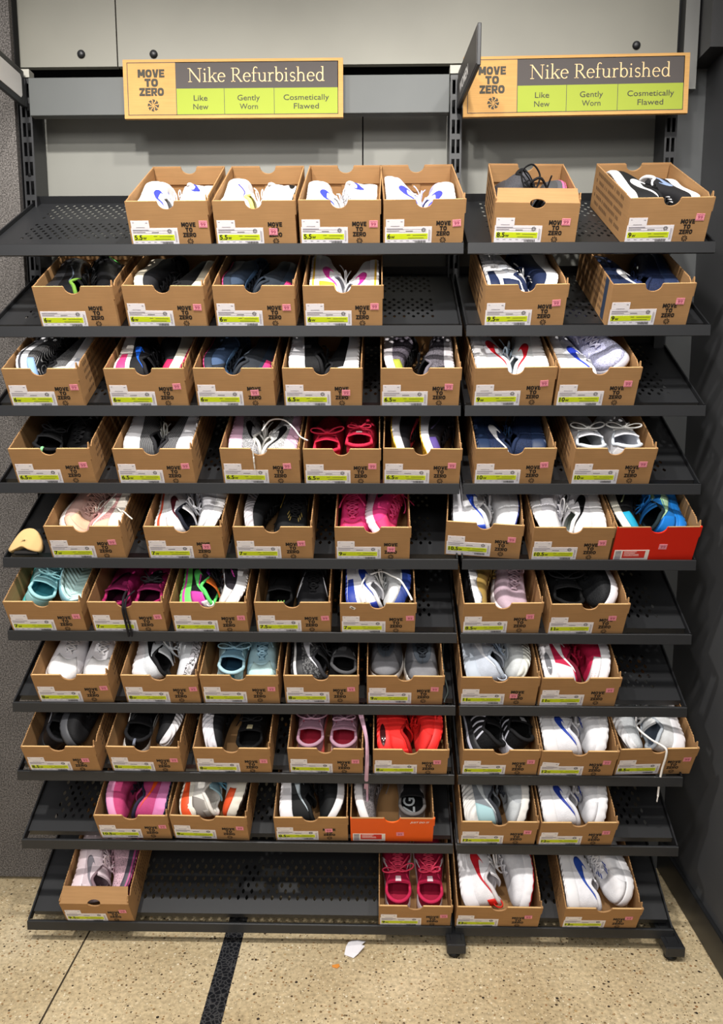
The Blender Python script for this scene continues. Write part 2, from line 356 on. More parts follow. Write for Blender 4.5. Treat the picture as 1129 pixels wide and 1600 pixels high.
# ------------------------------------------------------------------ uprights, feet, header rails
def upright(x, label):
    t = thing('slotted_upright', label, 'upright', T(x, 2.42, 0), 'slotted shelf uprights')
    b = MB(); hw = 0.017
    b.box(-hw, hw, 0.0, 0.003, 0, 1.90)
    z = 1.90
    while z < 2.47:
        for x0, x1 in ((-hw, -0.0115), (-0.0025, 0.0025), (0.0115, hw)): b.box(x0, x1, 0, 0.003, z, z+0.038)
        b.box(-hw, hw, 0, 0.003, z+0.038, z+0.0535); z += 0.0535
    b.box(-hw, -hw+0.003, 0.003, 0.088, 0, z); b.box(hw-0.003, hw, 0.003, 0.088, 0, z)
    b.build('post', m_steel, t)
    b = MB(); b.box(-hw+0.003, hw-0.003, 0.04, 0.043, 0, z-0.001); b.build('inner_channel', m_void, t)
    b = MB(); b.lathe([(0.005, -0.0005), (0.005, 0.0012)], (0, 0.0, 2.2225), 'y', 14); b.build('post_hole', m_void, t)  # black disc stands in for the round hole in the post
    b = MB(); b.box(-0.019, 0.017, -0.004, 0.03, z, z+0.022); b.build('top_cap', mat('pale grey plastic', '#b5b3a8', 0.5), t)
    return t
upright(-1.022, 'dark slotted metal upright beside the speckled felt wall')
upright(0.2185, 'dark slotted metal upright between the two shelf bays')
upright(0.831, 'dark slotted metal upright behind the right end of the right-hand sign')
def foot(x, label):
    t = thing('shelf_foot', label, 'foot', T(x, 2.05, 0), 'feet of the shelf stand')
    b = MB(); b.box(-0.027, 0.027, 0, 0.45, 0.019, 0.048); bevel(b.build('foot_beam', m_steel, t), 0.003)
    b = MB(); b.box(-0.017, -0.0145, 0.02, 0.40, 0.048, 0.0486); b.box(0.0145, 0.017, 0.02, 0.40, 0.048, 0.0486); b.build('slot', m_void, t)
    b = MB(); b.lathe([(0.017, 0), (0.0185, 0.003), (0.0185, 0.009), (0.014, 0.012), (0.006, 0.013), (0.006, 0.019)], (-0.004, 0.028, 0), 'z', 22); b.build('levelling_pad', mat('black rubber', '#131313', 0.45), t)
foot(0.2235, 'dark metal foot under the gap between the two bays')
foot(0.838, 'dark metal foot at the right end near the black baseboard')
def header(x0, x1, label):
    t = thing('header_rail', label, 'rail', T((x0+x1)/2, 2.40, 2.43), 'header rails above the shelves')
    h = (x1-x0)/2; b = MB(); b.box(-h, h, 0, 0.012, -0.051, 0.051); b.box(-h, h, 0.012, 0.030, 0.047, 0.051); b.box(-h, h, 0.012, 0.030, -0.051, -0.047)
    bevel(b.build('face_panel', m_panel2, t), 0.0015)
    for sx in (-h+0.004, h-0.022):
        b = MB(); b.box(sx, sx+0.018, 0.012, 0.0195, -0.04, 0.04); b.build('hanging_bracket', m_black, t)
header(-1.002, 0.197, 'long grey header rail behind the left-hand sign')
header(0.240, 0.812, 'short grey header rail behind the right-hand sign')

# ------------------------------------------------------------------ slanted perforated shelves
def deck_mesh(wd, name):
    b = MB(); px, py = 0.0254, 0.0190; hx, hy = 0.0048, 0.0082; nd = -0.010
    n = int((wd-0.10)//px); mx = (wd - n*px)/2
    def P(x, s, k=nd): return (x - wd/2, s*CA - k*SA, s*SA + k*CA)
    def cell(x0, s0):
        cx, cs = x0+px/2, s0+py/2
        o = [(x0, s0), (cx, s0), (x0+px, s0), (x0+px, cs), (x0+px, s0+py), (cx, s0+py), (x0, s0+py), (x0, cs)]
        i = [(cx-hx*.62, cs-hy*.62), (cx, cs-hy), (cx+hx*.62, cs-hy*.62), (cx+hx, cs), (cx+hx*.62, cs+hy*.62), (cx, cs+hy), (cx-hx*.62, cs+hy*.62), (cx-hx, cs)]
        b.add([P(*q) for q in o+i], [(k, (k+1) % 8, 8+(k+1) % 8, 8+k) for k in range(8)])
    def plain(x0, x1, s0, s1): b.quad([P(x0, s0), P(x1, s0), P(x1, s1), P(x0, s1)])
    s = 0.034; plain(0, wd, s, 0.072); s = 0.072
    for band in range(2):
        for r in range(7):
            off = px/2 if r % 2 else 0.0; k = n-1 if r % 2 else n
            for i in range(k): cell(mx+off+i*px, s)
            plain(0, mx+off, s, s+py); plain(mx+off+k*px, wd, s, s+py); s += py
        nx = 0.247 if band == 0 else 0.392
        plain(0, wd, s, nx); s = nx
    b.quad([P(0, .034), P(wd, .034), P(wd, .034, nd-.02), P(0, .034, nd-.02)])
    b.quad([P(0, .392), P(wd, .392), P(wd, .392, nd+.022), P(0, .392, nd+.022)])
    return b.mesh(name, m_steel)
def rail_mesh(wd):
    b = MB(); h = wd/2
    b.box(-h, h, -0.003, 0.0, -0.028, 0.0); b.box(-h, h, 0.0, 0.007, -0.0025, 0.0); b.box(-h, h, 0.0, 0.010, -0.028, -0.0255)
    return b.mesh('front_rail', m_steel)
def arm_mesh(side, wd):
    b = MB(); x = side*wd/2; x0, x1 = (x-0.004, x) if side > 0 else (x, x+0.004)
    poly = [(s*CA - k*SA, s*SA + k*CA) for s, k in ((0.004, 0.0), (0.396, 0.0), (0.396, -0.052), (0.30, -0.05), (0.016, -0.022))]
    b.prism(poly, 'x', x0, x1); return b.mesh('side_arm', m_black)
ORD = ['top', 'second', 'third', 'fourth', 'fifth', 'sixth', 'seventh', 'eighth', 'ninth', 'bottom']
for x0, x1, bay in ((XL, XM-0.004, 'left'), (XM+0.006, XR, 'right')):
    wd = x1-x0; dm = deck_mesh(wd-0.010, 'perforated_deck'); rm = rail_mesh(wd); am = [arm_mesh(-1, wd), arm_mesh(1, wd)]
    for i, z in enumerate(ZS):
        t = thing('slanted_shelf', 'dark perforated slanted metal shelf of the %s bay, %s' % ('wide left' if bay == 'left' else 'narrow right', ORD[i] + (' from the top' if 0 < i < 9 else ' one')), 'shelf', T((x0+x1)/2, D, z), 'slanted metal shelves')
        d_ = obj('perforated_deck', dm, t); so_ = d_.modifiers.new('thickness', 'SOLIDIFY'); so_.thickness = 0.0014; so_.offset = -1
        bevel(obj('front_rail', rm, t), 0.0008, 1)
        for a in am: obj('side_arm', a, t)

# ------------------------------------------------------------------ signs
m_kraft = mat('kraft board', '#c79a5e', 0.8, 0, 0.2, 'card'); m_ink = mat('dark grey ink', '#4f4a48', 0.8); m_lime = mat('lime print', '#98a63a', 0.7, 0, 0.3)
m_txt = mat('dark lettering', '#45423a', 0.8); m_cream = mat('pale kraft lettering', '#e8c795', 0.8)
def sign(x, z, y, tilt, label):
    t = thing('header_sign', label, 'sign', T(x, y, z) @ RY(tilt), 'header signs')
    W_, H_ = 0.618, 0.156; u = W_/1017.0
    X = lambda p: (p-548.5)*u
    Z = lambda p: (179-p)*u
    b = MB(); b.box(-W_/2, W_/2, 0, 0.012, -H_/2, H_/2); bo = b.build('board', m_kraft, t)
    b = MB(); yy = -0.0004
    for p in ((58, 1035, 63, 66), (58, 1035, 290, 293), (58, 61, 63, 293), (1032, 1035, 63, 293)): b.box(X(p[0]), X(p[1]), yy, 0, Z(p[3]), Z(p[2]))
    b.box(X(283), X(1035), yy, 0, Z(178), Z(63)); b.box(X(506), X(508.5), yy, 0, Z(290), Z(178)); b.box(X(737), X(739.5), yy, 0, Z(290), Z(178)); b.box(X(283), X(286), yy, 0, Z(293), Z(178))
    b.build('title_band', m_ink, t)
    y2 = -0.0007
    for cx, p0, p1, a, c, wa, wc in ((397, 286, 506, 'Like', 'New', 64, 70), (620, 508.5, 737, 'Gently', 'Worn', 104, 84), (887, 739.5, 1033, 'Cosmetically', 'Flawed', 210, 116)):
        b = MB(); b.box(X(p0), X(p1), yy, 0, Z(290), Z(178)); lime = b.build('grade_panel', m_lime, t); b = MB()
        put_text(b, a, X(cx), Z(231), y2-.0002, width=wa*u, size=30*u*1.15, bold=0.004); put_text(b, c, X(cx), Z(269), y2-.0002, width=wc*u, size=30*u*1.15, bold=0.004)
        b.build('grade_lettering', m_txt, lime)
    b = MB(); serif(b, 'Nike Refurbished', X(340), Z(150), -0.0007, 636*u, 60*u); b.build('title_lettering', m_cream, t)
    b = MB(); slogan(b, X(170), Z(92), -0.0006, 124*u, 40*u, burst=False); sunburst(b, X(176), Z(250), -0.0006, 27*u); b.build('slogan_print', m_txt, t)
    for sx in (-0.2, 0.2):
        b = MB(); b.box(sx-.02, sx+.02, 0.012, 0.018, 0.0, 0.05); b.build('fixing_pad', m_black, t)
sign(-0.4115, 2.4375, 2.372, 0.0, 'wide kraft cardboard sign with lime strip above the left bay')
sign(0.5405, 2.4315, 2.352, math.radians(-0.55), 'wide kraft cardboard sign with lime strip above the right bay, beside the blade sign')

def blade(x, y1, y0, zc, yaw, label, lit):
    """thin sign standing out from the uprights: back at y1, front at y0"""
    t = thing('blade_sign', label, 'sign', T(x, y1, zc) @ RZ(yaw)); ln = y1-y0; h = 0.049; hw = 0.0048
    b = MB()
    b.box(-hw, hw, -ln, 0, -h, h); bevel(b.build('board', m_black, t), 0.002)
    b = MB(); b.box(-hw-0.0012, -hw, -ln+0.004, -0.004, -h+0.006, h-0.004); b.build('left_face', mat('charcoal print', '#3c3836', 0.45), t)
    if lit:
        P = []
        x1 = hw+0.0016; y_, z_ = ln-0.02, 0.031
        pts = [(-y_, -z_), (-0.030, -z_), (-0.022, -z_+0.008), (-0.022, z_-0.008), (-0.030, z_), (-y_, z_)]
        b = MB(); b.prism(pts, 'x', hw, x1); b.build('white_insert', mat('white sign print', '#f4f2ee', 0.5), t)
    else:
        b = MB(); v, f = text_geo('WOMEN', 0.03); sc = 0.026/0.7
        b.add([(-hw-0.0016, -0.105 - p[0]*0.034, -0.022 + p[1]*sc) for p in v], f); b.build('sign_lettering', mat('white sign print', '#f4f2ee', 0.5), t)
    b = MB(); b.box(-0.006, 0.006, 0, 0.012, -0.045, 0.03); b.build('mount', m_steel, t)
blade(0.226, 2.398, 2.098, 2.437, math.radians(3.4), 'black blade sign jutting forward between the two kraft signs', False)
blade(-1.02, 2.405, 2.10, 2.451, 0.0, 'white-faced black blade sign jutting out beside the felt wall', True)

# ------------------------------------------------------------------ shoe boxes
BH = 0.113
m_card = mat('brown cardboard', '#ad855a', 0.85, 0, 0.15, 'card'); m_cardin = m_card
m_edge = mat('pale cut board edge', '#d3ad78', 0.85, 0, 0.15)
m_white = mat('white label paper', '#f1edf2', 0.6); m_limel = mat('lime label print', '#cfe01f', 0.6); m_blk = mat('black print', '#1b1512', 0.7)
m_grey = mat('grey print', '#8d8792', 0.7); m_pink = mat('pink price sticker', '#f79fae', 0.6); m_pinkd = mat('dark pink print', '#b85a78', 0.7)
m_red = mat('red shoe box board', '#d8250f', 0.55, 0, 0.3); m_org = mat('orange shoe box board', '#f2631b', 0.55, 0, 0.3)
m_whl = mat('white box print', '#f6efe9', 0.6); m_redl = mat('red label print', '#d9372b', 0.6); m_side = mat('dark side print', '#5f4630', 0.85)
def notch_poly(W_, H_, r, depth=0.020, e=0.0):
    pts = [(-W_/2+e, 0), (W_/2-e, 0), (W_/2-e, H_)]
    pts.append((r+0.002, H_))
    for i in range(13):
        a = math.pi*i/12; pts.append((r*math.cos(a), H_ - 0.002 - (depth-0.002)*math.sin(a)))
    pts += [(-r-0.002, H_), (-W_/2+e, H_)]
    return pts
BODY = {}
def body_mesh(W_, Lb, rolled, cmat):
    key = (round(W_, 4), round(Lb, 3), rolled, cmat.name)
    if key in BODY: return BODY[key]
    b = MB(); t = 0.004; H = BH; q = 0 if cmat is m_card else 1; rng = random.Random(int(W_*1e5))
    ff = 0.075 if rolled else H
    if rolled:
        # front folded inwards along a crease, the hand hole straddling the crease
        n = 12; r = 0.019
        low = [(-W_/2, 0), (W_/2, 0), (W_/2, H-0.010), (r, H-0.010)] + [(r*math.cos(math.pi*i/n), H-0.010-0.014*math.sin(math.pi*i/n)) for i in range(n+1)] + [(-r, H-0.010), (-W_/2, H-0.010)]
        b.prism(low, 'y', 0, t, 0)
        F = T(0, 0.0, H-0.010) @ RX(math.radians(-58))
        up = [(W_/2-.002, 0), (W_/2-.006, 0.046), (-W_/2+.006, 0.046), (-W_/2+.002, 0), (-r, 0)] + [(-r*math.cos(math.pi*i/n), 0.012*math.sin(math.pi*i/n)) for i in range(n+1)] + [(r, 0)]
        k = len(up); v = [tuple(F @ Vector((p[0], 0, p[1]))) for p in up] + [tuple(F @ Vector((p[0], t*.7, p[1]))) for p in up]
        b.add(v, [tuple(range(k))[::-1], tuple(range(k, 2*k))] + [(i, (i+1) % k, k+(i+1) % k, k+i) for i in range(k)], 0)
    else:
        b.prism(notch_poly(W_, H, 0.021), 'y', 0, t, 0)
        b.prism([(-W_/2+.004, H-.0006), (-.0235, H-.0006), (-.0235, H+.0004), (-W_/2+.004, H+.0004)], 'y', 0.0, t, 1)
        b.prism([(.0235, H-.0006), (W_/2-.004, H-.0006), (W_/2-.004, H+.0004), (.0235, H+.0004)], 'y', 0.0, t, 1)
    b.prism(notch_poly(W_, H+0.002, 0.022), 'y', Lb-t, Lb, q)
    if q: b.prism(notch_poly(W_-.006, H-.0008, 0.021), 'y', t, t+.0008, 1)
    # inner back fold with its locking tabs
    b.prism(notch_poly(W_-0.012, 0.046, 0.022, 0.018), 'y', Lb-t-0.0025, Lb-t-0.0005, 0) if False else None
    zf = H-0.045
    pf = [(-W_/2+.006, zf), (W_/2-.006, zf), (W_/2-.006, H), (.024, H)] + [(.022*math.cos(math.pi*i/12), H-.018*math.sin(math.pi*i/12)) for i in range(13)] + [(-.024, H), (-W_/2+.006, H)]
    b.prism(pf, 'y', Lb-t-0.004, Lb-t-0.0004, q)
    b.prism([(-.012, zf-.02), (.0, zf-.026), (.012, zf-.02), (.012, zf), (-.012, zf)], 'y', Lb-t-0.0022, Lb-t-0.0003, q)
    # sides: perforated, toothed top edge and the raised front corner
    for sx in (-1, 1):
        top = [(0.004, H-.001), (0.008, H+.001), (0.013, H+0.011), (0.016, H+0.011), (0.021, H-0.003), (0.026, H-0.009), (0.034, H-0.003)] if sx > 0 else [(0.004, H-.001), (0.034, H-.001)]
        y = 0.040; k = 0
        while y < Lb-0.012:
            top += [(y, H-0.0012), (y+0.0012, H+0.0008), (y+0.0062, H+0.0008), (y+0.0074, H-0.0012)]; y += 0.0092; k += 1
        top += [(Lb-0.004, H)]
        poly = [(0.004, 0), (Lb-0.004, 0)] + top[::-1]
        x0, x1 = (sx*W_/2-0.0028, sx*W_/2) if sx > 0 else (sx*W_/2, sx*W_/2+0.0028)
        b.prism(poly, 'x', x0, x1, q)
        # corner ears of the front wall
        if not rolled and sx > 0:
            ex0, ex1 = (W_/2, W_/2+0.0026) if sx > 0 else (-W_/2-0.0026, -W_/2)
            b.prism([(0.0005, H-0.034), (0.0065, H-0.034), (0.0065, H), (0.0005, H)], 'x', ex0, ex1, 0)
    b.box(-W_/2+.003, W_/2-.003, 0.004, Lb-.004, 0.0, 0.003, q)
    me = b.mesh('box_body', [cmat, m_edge if cmat is m_card else m_card]); BODY[key] = me; return me
SIDEP = {}
def side_print(sx, W_, Lb):
    key = (sx, round(W_, 3), round(Lb, 3))
    if key in SIDEP: return SIDEP[key]
    b = MB(); rng = random.Random(5); x = sx*(W_/2+0.0003)
    for row in range(5):
        y = 0.05; z = 0.018 + row*0.019
        while y < Lb-0.03:
            ln = rng.uniform(0.004, 0.009)
            if rng.random() > 0.16: b.quad([(x, y, z), (x, y+ln*0.8, z), (x, y+ln, z+0.009), (x, y+ln*0.25, z+0.009)])
            y += ln + 0.0025
    me = b.mesh('side_print', m_side); SIDEP[key] = me; return me
_mesh = {}
def cached(key, fn):
    if key not in _mesh: _mesh[key] = fn()
    return _mesh[key]
def strip_mesh():
    b = MB(); b.box(0.004, 0.108, -0.0008, -0.0005, 0.0165, 0.0305); return b.mesh('lime_strip', m_limel)
def fine_mesh():
    b = MB(); y = -0.0010
    b.box(0.004, 0.104, y, y+.0002, 0.0412, 0.0416, 0); b.box(0.004, 0.104, y, y+.0002, 0.0352, 0.0355, 0)
    b.box(0.004, 0.045, y, y+.0002, 0.0425, 0.0437, 1); b.box(0.004, 0.036, y, y+.0002, 0.0372, 0.0383, 1); b.box(0.052, 0.070, y, y+.0002, 0.0364, 0.0374, 2)
    b.box(0.055, 0.064, y, y+.0002, 0.0262, 0.0272, 2); b.box(0.070, 0.104, y, y+.0002, 0.0255, 0.0264, 2); b.box(0.058, 0.098, y, y+.0002, 0.0188, 0.0198, 2)
    for k in range(5): b.box(0.006+k*0.016, 0.013+k*0.016, y, y+.0002, 0.0125, 0.0132, 1)
    rng = random.Random(2); x = 0.076
    while x < 0.103:
        wd = rng.choice((0.0006, 0.0011, 0.0016)); b.box(x, x+wd, y, y+.0002, 0.007, 0.0135, 2); x += wd + 0.0009
    b.box(0.1105, 0.1118, y, y+.0002, 0.012, 0.040, 1)
    for k in range(9): b.box(0.1135, 0.1145, y, y+.0002, 0.013+k*0.003, 0.0148+k*0.003, 1)
    sunburst(b, 0.097, 0.0395, y, 0.0055, 2)
    return b.mesh('fine_print', [m_grey, m_grey, mat('soft black print', '#3c3836', 0.7)])
def size_mesh(s):
    b = MB(); put_text(b, s, 0.006, 0.0185, -0.0010, size=0.0165, bold=0.03, left=True)
    v, _ = text_geo(s, 0.03); wv = (v[:, 0].max()-v[:, 0].min())*0.0165
    if s[-1].isdigit(): put_text(b, 'W', 0.0068+wv, 0.0187, -0.0010, size=0.0085, bold=0.035, left=True)
    return b.mesh('size_print', m_blk)
def label_mesh(): b = MB(); b.box(0, 0.118, -0.0005, 0, 0.003, 0.0475); return b.mesh('size_label', m_white)
def sticker_mesh(): b = MB(); b.box(0, 0.046, -0.0006, 0, 0, 0.0185); b.box(0.004, 0.008, -0.0009, -0.0006, 0.0135, 0.0145, 1); b.box(0.037, 0.042, -0.0009, -0.0006, 0.012, 0.0135, 1); b.box(0.012, 0.034, -0.0009, -0.0006, 0.0015, 0.0024, 1); return b.mesh('inventory_sticker', [m_white, m_grey])
def price_mesh(): b = MB(); b.box(-0.0105, 0.0105, -0.0006, 0, -0.0085, 0.0085); return b.mesh('price_sticker', m_pink)
def pricep_mesh(s):
    b = MB(); put_text(b, s, 0, -0.004, -0.0009, width=0.013, height=0.0075, bold=0.02); b.box(-0.009, 0.009, -0.0009, -0.0007, 0.0055, 0.0062); b.box(-.009, .009, -.0009, -.0007, -.0068, -.0061); return b.mesh('price_print', m_pinkd)
def slogan_mesh(): b = MB(); slogan(b, 0, 0.0615, -0.0004, 0.036, 0.0128); return b.mesh('slogan_print', m_blk)
BOXM = {}
def make_box(i, j, tl, tr, size, desc, price=(0.93, 0.46), variant='card', rot_st=0.0, sticker=True, Lb=0.330):
    """i shelf, (tl, tr): x, s of the two upper front corners on the shelf plane"""
    (xa, sa_), (xb, sb) = tl, tr
    yaw = math.atan2(sb-sa_, xb-xa) - math.radians(0.4); W_ = math.hypot(xb-xa, sb-sa_) - 0.005
    if abs(yaw) < math.radians(0.5): yaw *= 0.5
    s0 = max(0.0035, min((sa_+sb)/2, 0.012)) + abs(math.sin(yaw))*W_/2
    M = T(0, D, ZS[i]) @ RX(AL) @ T((xa+xb)/2, s0, -0.0085) @ RZ(yaw)
    rolled = variant == 'rolled'; cm = {'red': m_red, 'orange': m_org}.get(variant, m_card)
    kind = {'red': 'red', 'orange': 'orange'}.get(variant, 'brown')
    t = thing('shoe_box', '%s shoe box holding %s, %s shelf' % (kind, desc, ORD[i]), 'box', M, 'open shoe boxes on the slanted shelves')
    obj('box_body', body_mesh(W_, Lb, rolled, cm), t)
    if cm is m_card:
        for sx in (-1, 1): obj('side_print', side_print(sx, W_, Lb), t)
        lab = obj('size_label', cached('label', label_mesh), t); lab.location = (-W_/2+0.004, 0, 0)
        obj('lime_strip', cached('strip', strip_mesh), lab); obj('size_print', cached(('size', size), lambda: size_mesh(size)), lab); obj('fine_print', cached('fine', fine_mesh), lab)
        if sticker:
            st = obj('inventory_sticker', cached('stick', sticker_mesh), t); st.location = (-W_/2+0.006, 0, 0.0475); st.rotation_euler = (0, rot_st, 0)
        sl = obj('slogan_print', cached('slogan', slogan_mesh), t); sl.location = (-W_/2+W_*0.745, 0, 0)
    else:
        b = MB(); b.box(-W_/2+.006, -W_/2+.098, -0.0005, 0, 0.002, 0.0375); lab = b.build('size_label', m_whl, t)
        b = MB(); b.box(-W_/2+.028, -W_/2+.088, -0.0008, -0.0005, 0.010, 0.0345); b.build('label_panel', m_redl, lab)
        b = MB(); rng = random.Random(4); z = 0.004
        while z < 0.035:
            hh = rng.choice((0.0008, 0.0014, 0.002)); b.box(-W_/2+.009, -W_/2+.024, -0.0008, -0.0005, z, z+hh); z += hh+0.001
        for z in (0.031, 0.0265, 0.022, 0.0175): b.box(-W_/2+.032, -W_/2+.032+rng.uniform(.02, .045), -0.0011, -0.0008, z, z+0.0012, 1)
        b.build('bar_code', [m_grey, m_whl], lab)
        if variant == 'orange':
            b = MB(); put_text(b, 'JUST DO IT', W_/2-0.040, 0.0925, -0.0005, width=0.052, height=0.0075, bold=0.03, shear=0.25); b.build('slogan_print', m_whl, t)
    if price:
        pr = obj('price_sticker', cached('price', price_mesh), t); pr.location = (-W_/2+W_*price[0], -0.0004, 0.008+0.105*price[1]); pr.rotation_euler = (0, random.uniform(-.08, .03), 0)
        obj('price_print', cached(('pp', price[0] < .9), lambda: pricep_mesh('99')), pr)
    BOXM[(i, j)] = (M, W_, Lb); return t

# ------------------------------------------------------------------ sneakers
def cinterp(x, xs, ys):
    xs = np.array(xs); ys = np.array(ys); x = np.clip(x, xs[0], xs[-1]); i = np.clip(np.searchsorted(xs, x)-1, 0, len(xs)-2)
    d = np.gradient(ys, xs); h = xs[i+1]-xs[i]; t = (x-xs[i])/h
    return (2*t**3-3*t**2+1)*ys[i] + (t**3-2*t**2+t)*h*d[i] + (-2*t**3+3*t**2)*ys[i+1] + (t**3-t**2)*h*d[i+1]
STY = {  # sole heel / fore thickness, toe spring, heel flare, top line: heel, dip, ankle, throat end
 'cup':  dict(h=.027, f=.024, spring=.006, flare=1.0, top=(.088, .068, .084, .057), wide=1.0, vamp=.66),
 'run':  dict(h=.036, f=.024, spring=.018, flare=1.07, top=(.095, .073, .086, .056), wide=1.0, vamp=.66),
 'max':  dict(h=.038, f=.027, spring=.014, flare=1.05, top=(.094, .073, .087, .059), wide=1.03, vamp=.66),
 'chunk': dict(h=.042, f=.031, spring=.018, flare=1.10, top=(.097, .076, .090, .061), wide=1.05, vamp=.66),
 'free': dict(h=.028, f=.023, spring=.014, flare=1.02, top=(.086, .068, .084, .055), wide=0.98, vamp=.66),
 'mid':  dict(h=.030, f=.026, spring=.010, flare=1.02, top=(.112, .098, .104, .062), wide=1.02, vamp=.66),
}
NT = 64
class Geo:
    def __init__(g, style, L):
        s = STY[style]; g.s = s; g.L = L; g.k = L/0.28*s['wide']
    def outline(g, th):
        u = (1-np.cos(th))/2; lat = cinterp(u, [0, .1, .3, .5, .7, .85, 1], [.054, .050, .0375, .041, .050, .054, .055]); med = cinterp(u, [0, .1, .3, .5, .7, .85, 1], [.054, .049, .034, .034, .043, .055, .066])
        sn = np.sin(th)*1.15; x = np.where(sn >= 0, lat, med)*sn*g.k
        return x, u*g.L, u
    def zb(g, u): return g.s['spring']*np.clip((u-.70)/.30, 0, 1)**2 + 0.004*np.clip((.08-u)/.08, 0, 1)**2
    def zt(g, u): return g.zb(u) + g.s['h'] + (g.s['f']-g.s['h'])*np.clip((u-.12)/.5, 0, 1)
    def opening(g, th):
        t = (1-np.cos(th))/2; wo = cinterp(t, [0, .2, .4, .5, .7, 1.0], [.048, .041, .031, .0245, .019, .022]); e = g.s['vamp']-.02
        a, d_, b, v = g.s['top']; sc = g.L/.28
        z = cinterp(t, [0, .12, .27, .42, .52, .75, 1.0], [a, a*.93, d_, b*.97, b, (b+v)*.52, v])*sc
        return wo*np.sin(th)*g.k*1.08, (0.020+e*t)*g.L, z
    def S(g, th, v):
        """upper surface; th angle round the shoe from the heel, v 0 at sole, 1 at top line"""
        th = np.asarray(th, float); v = np.asarray(v, float)
        x0, y0, u = g.outline(th); z0 = g.zt(u) - 0.003
        x0 = x0*.94; y0 = (y0-g.L/2)*.965+g.L/2
        x3, y3, z3 = g.opening(th)
        hx, hy = x0-x3, y0-y3; sc = g.L/.28
        ln = np.sqrt(x0**2+(y0-g.L*.5)**2*.25)+1e-6
        ox, oy = x0/ln*.004, (y0-g.L*.5)/ln*.002
        up = (.028 + .006*np.clip((u-.6)/.4, 0, 1))*sc
        x1, y1, z1 = x0+ox, y0+oy, z0+up
        k = .34; x2, y2, z2 = x3+hx*k, y3+hy*k, z3-.010*sc
        a, b, c, d_ = (1-v)**3, 3*v*(1-v)**2, 3*v*v*(1-v), v**3
        return np.stack([a*x0+b*x1+c*x2+d_*x3, a*y0+b*y1+c*y2+d_*y3, a*z0+b*z1+c*z2+d_*z3], -1)
    def N(g, th, v, e=1e-3):
        v = np.clip(v, 0.002, .998); a = g.S(th+e, v)-g.S(th-e, v); b = g.S(th, v+e*.5)-g.S(th, v-e*.5)
        n = np.cross(a, b); n /= (np.linalg.norm(n, axis=-1, keepdims=True)+1e-12); return n
    def off(g, th, v, d): return g.S(th, v) + g.N(th, v)*np.asarray(d)[..., None]
def side_th(u, lateral): a = np.arccos(np.clip(1-2*np.asarray(u, float), -1, 1)); return a if lateral else 2*np.pi-a
def patch(mb, g, th, v, d=0.0012, mi=0):
    """th, v arrays (nu,nv): raised overlay with a thin edge all round"""
    th = np.asarray(th, float); v = np.asarray(v, float); o = np.full(th.shape, d)
    th2 = np.concatenate([th[:1], th, th[-1:]]); v2 = np.concatenate([v[:1], v, v[-1:]]); o2 = np.concatenate([o[:1]*0-.0004, o, o[-1:]*0-.0004])
    th2 = np.concatenate([th2[:, :1], th2, th2[:, -1:]], 1); v2 = np.concatenate([v2[:, :1], v2, v2[:, -1:]], 1); o2 = np.concatenate([o2[:, :1]*0-.0004, o2, o2[:, -1:]*0-.0004], 1)
    mb.grid(g.off(th2, v2, o2), mi)
SW_UP = [(1, 1), (.6, .68), (.35, .48), (.22, .41), (.15, .43), (.14, .52), (.17, .66)]
SW_LO = [(1, 1), (.6, .40), (.35, .11), (.18, 0), (.06, .07), (.02, .28), (.17, .66)]
def resamp(p, n):
    p = np.array(p, float); t = np.linspace(0, 1, len(p)); q = np.linspace(0, 1, n); return np.stack([cinterp(q, t, p[:, 0]), cinterp(q, t, p[:, 1])], -1)
def swoosh(mb, g, lateral, u0=.02, u1=.50, v0=.14, v1=.90, d=.0016, mi=0):
    n, m = 26, 5; A, B = resamp(SW_UP, n), resamp(SW_LO, n); t = np.linspace(0, 1, m)[None, :, None]; P = A[:, None]*(1-t)+B[:, None]*t
    u = u1 + (u0-u1)*P[..., 0]; v = v0 + (v1-v0)*P[..., 1]; patch(mb, g, side_th(u, lateral), v, d, mi)
def rect(th0, th1, v0, v1, nu=14, nv=6, f=None):
    th, v = np.meshgrid(np.linspace(th0, th1, nu), np.linspace(v0, v1, nv), indexing='ij')
    if f: th, v = f(th, v)
    return th, v
def bez(pts, n=14):
    pts = [Vector(p) for p in pts]; out = []
    for i in range(n+1):
        q = pts[:]
        while len(q) > 1: q = [q[k].lerp(q[k+1], i/n) for k in range(len(q)-1)]
        out.append(q[0])
    return out
def crom(pts, n=6):
    pts = [Vector(p) for p in pts]; P = [pts[0]]+pts+[pts[-1]]; out = []
    for i in range(1, len(P)-2):
        a, b, c, d_ = P[i-1:i+3]
        for k in range(n):
            t = k/n; out.append(0.5*((2*b)+(c-a)*t+(2*a-5*b+4*c-d_)*t*t+(3*b-a-3*c+d_)*t**3))
    out.append(pts[-1]); return out
def fab(h, kind='knit', rough=0.75): return mat('shoe fabric', h, rough, 0, 0.25, kind)
def rub(h, rough=0.5, kind=None): return mat('shoe rubber', h, rough, 0, 0.4, kind)

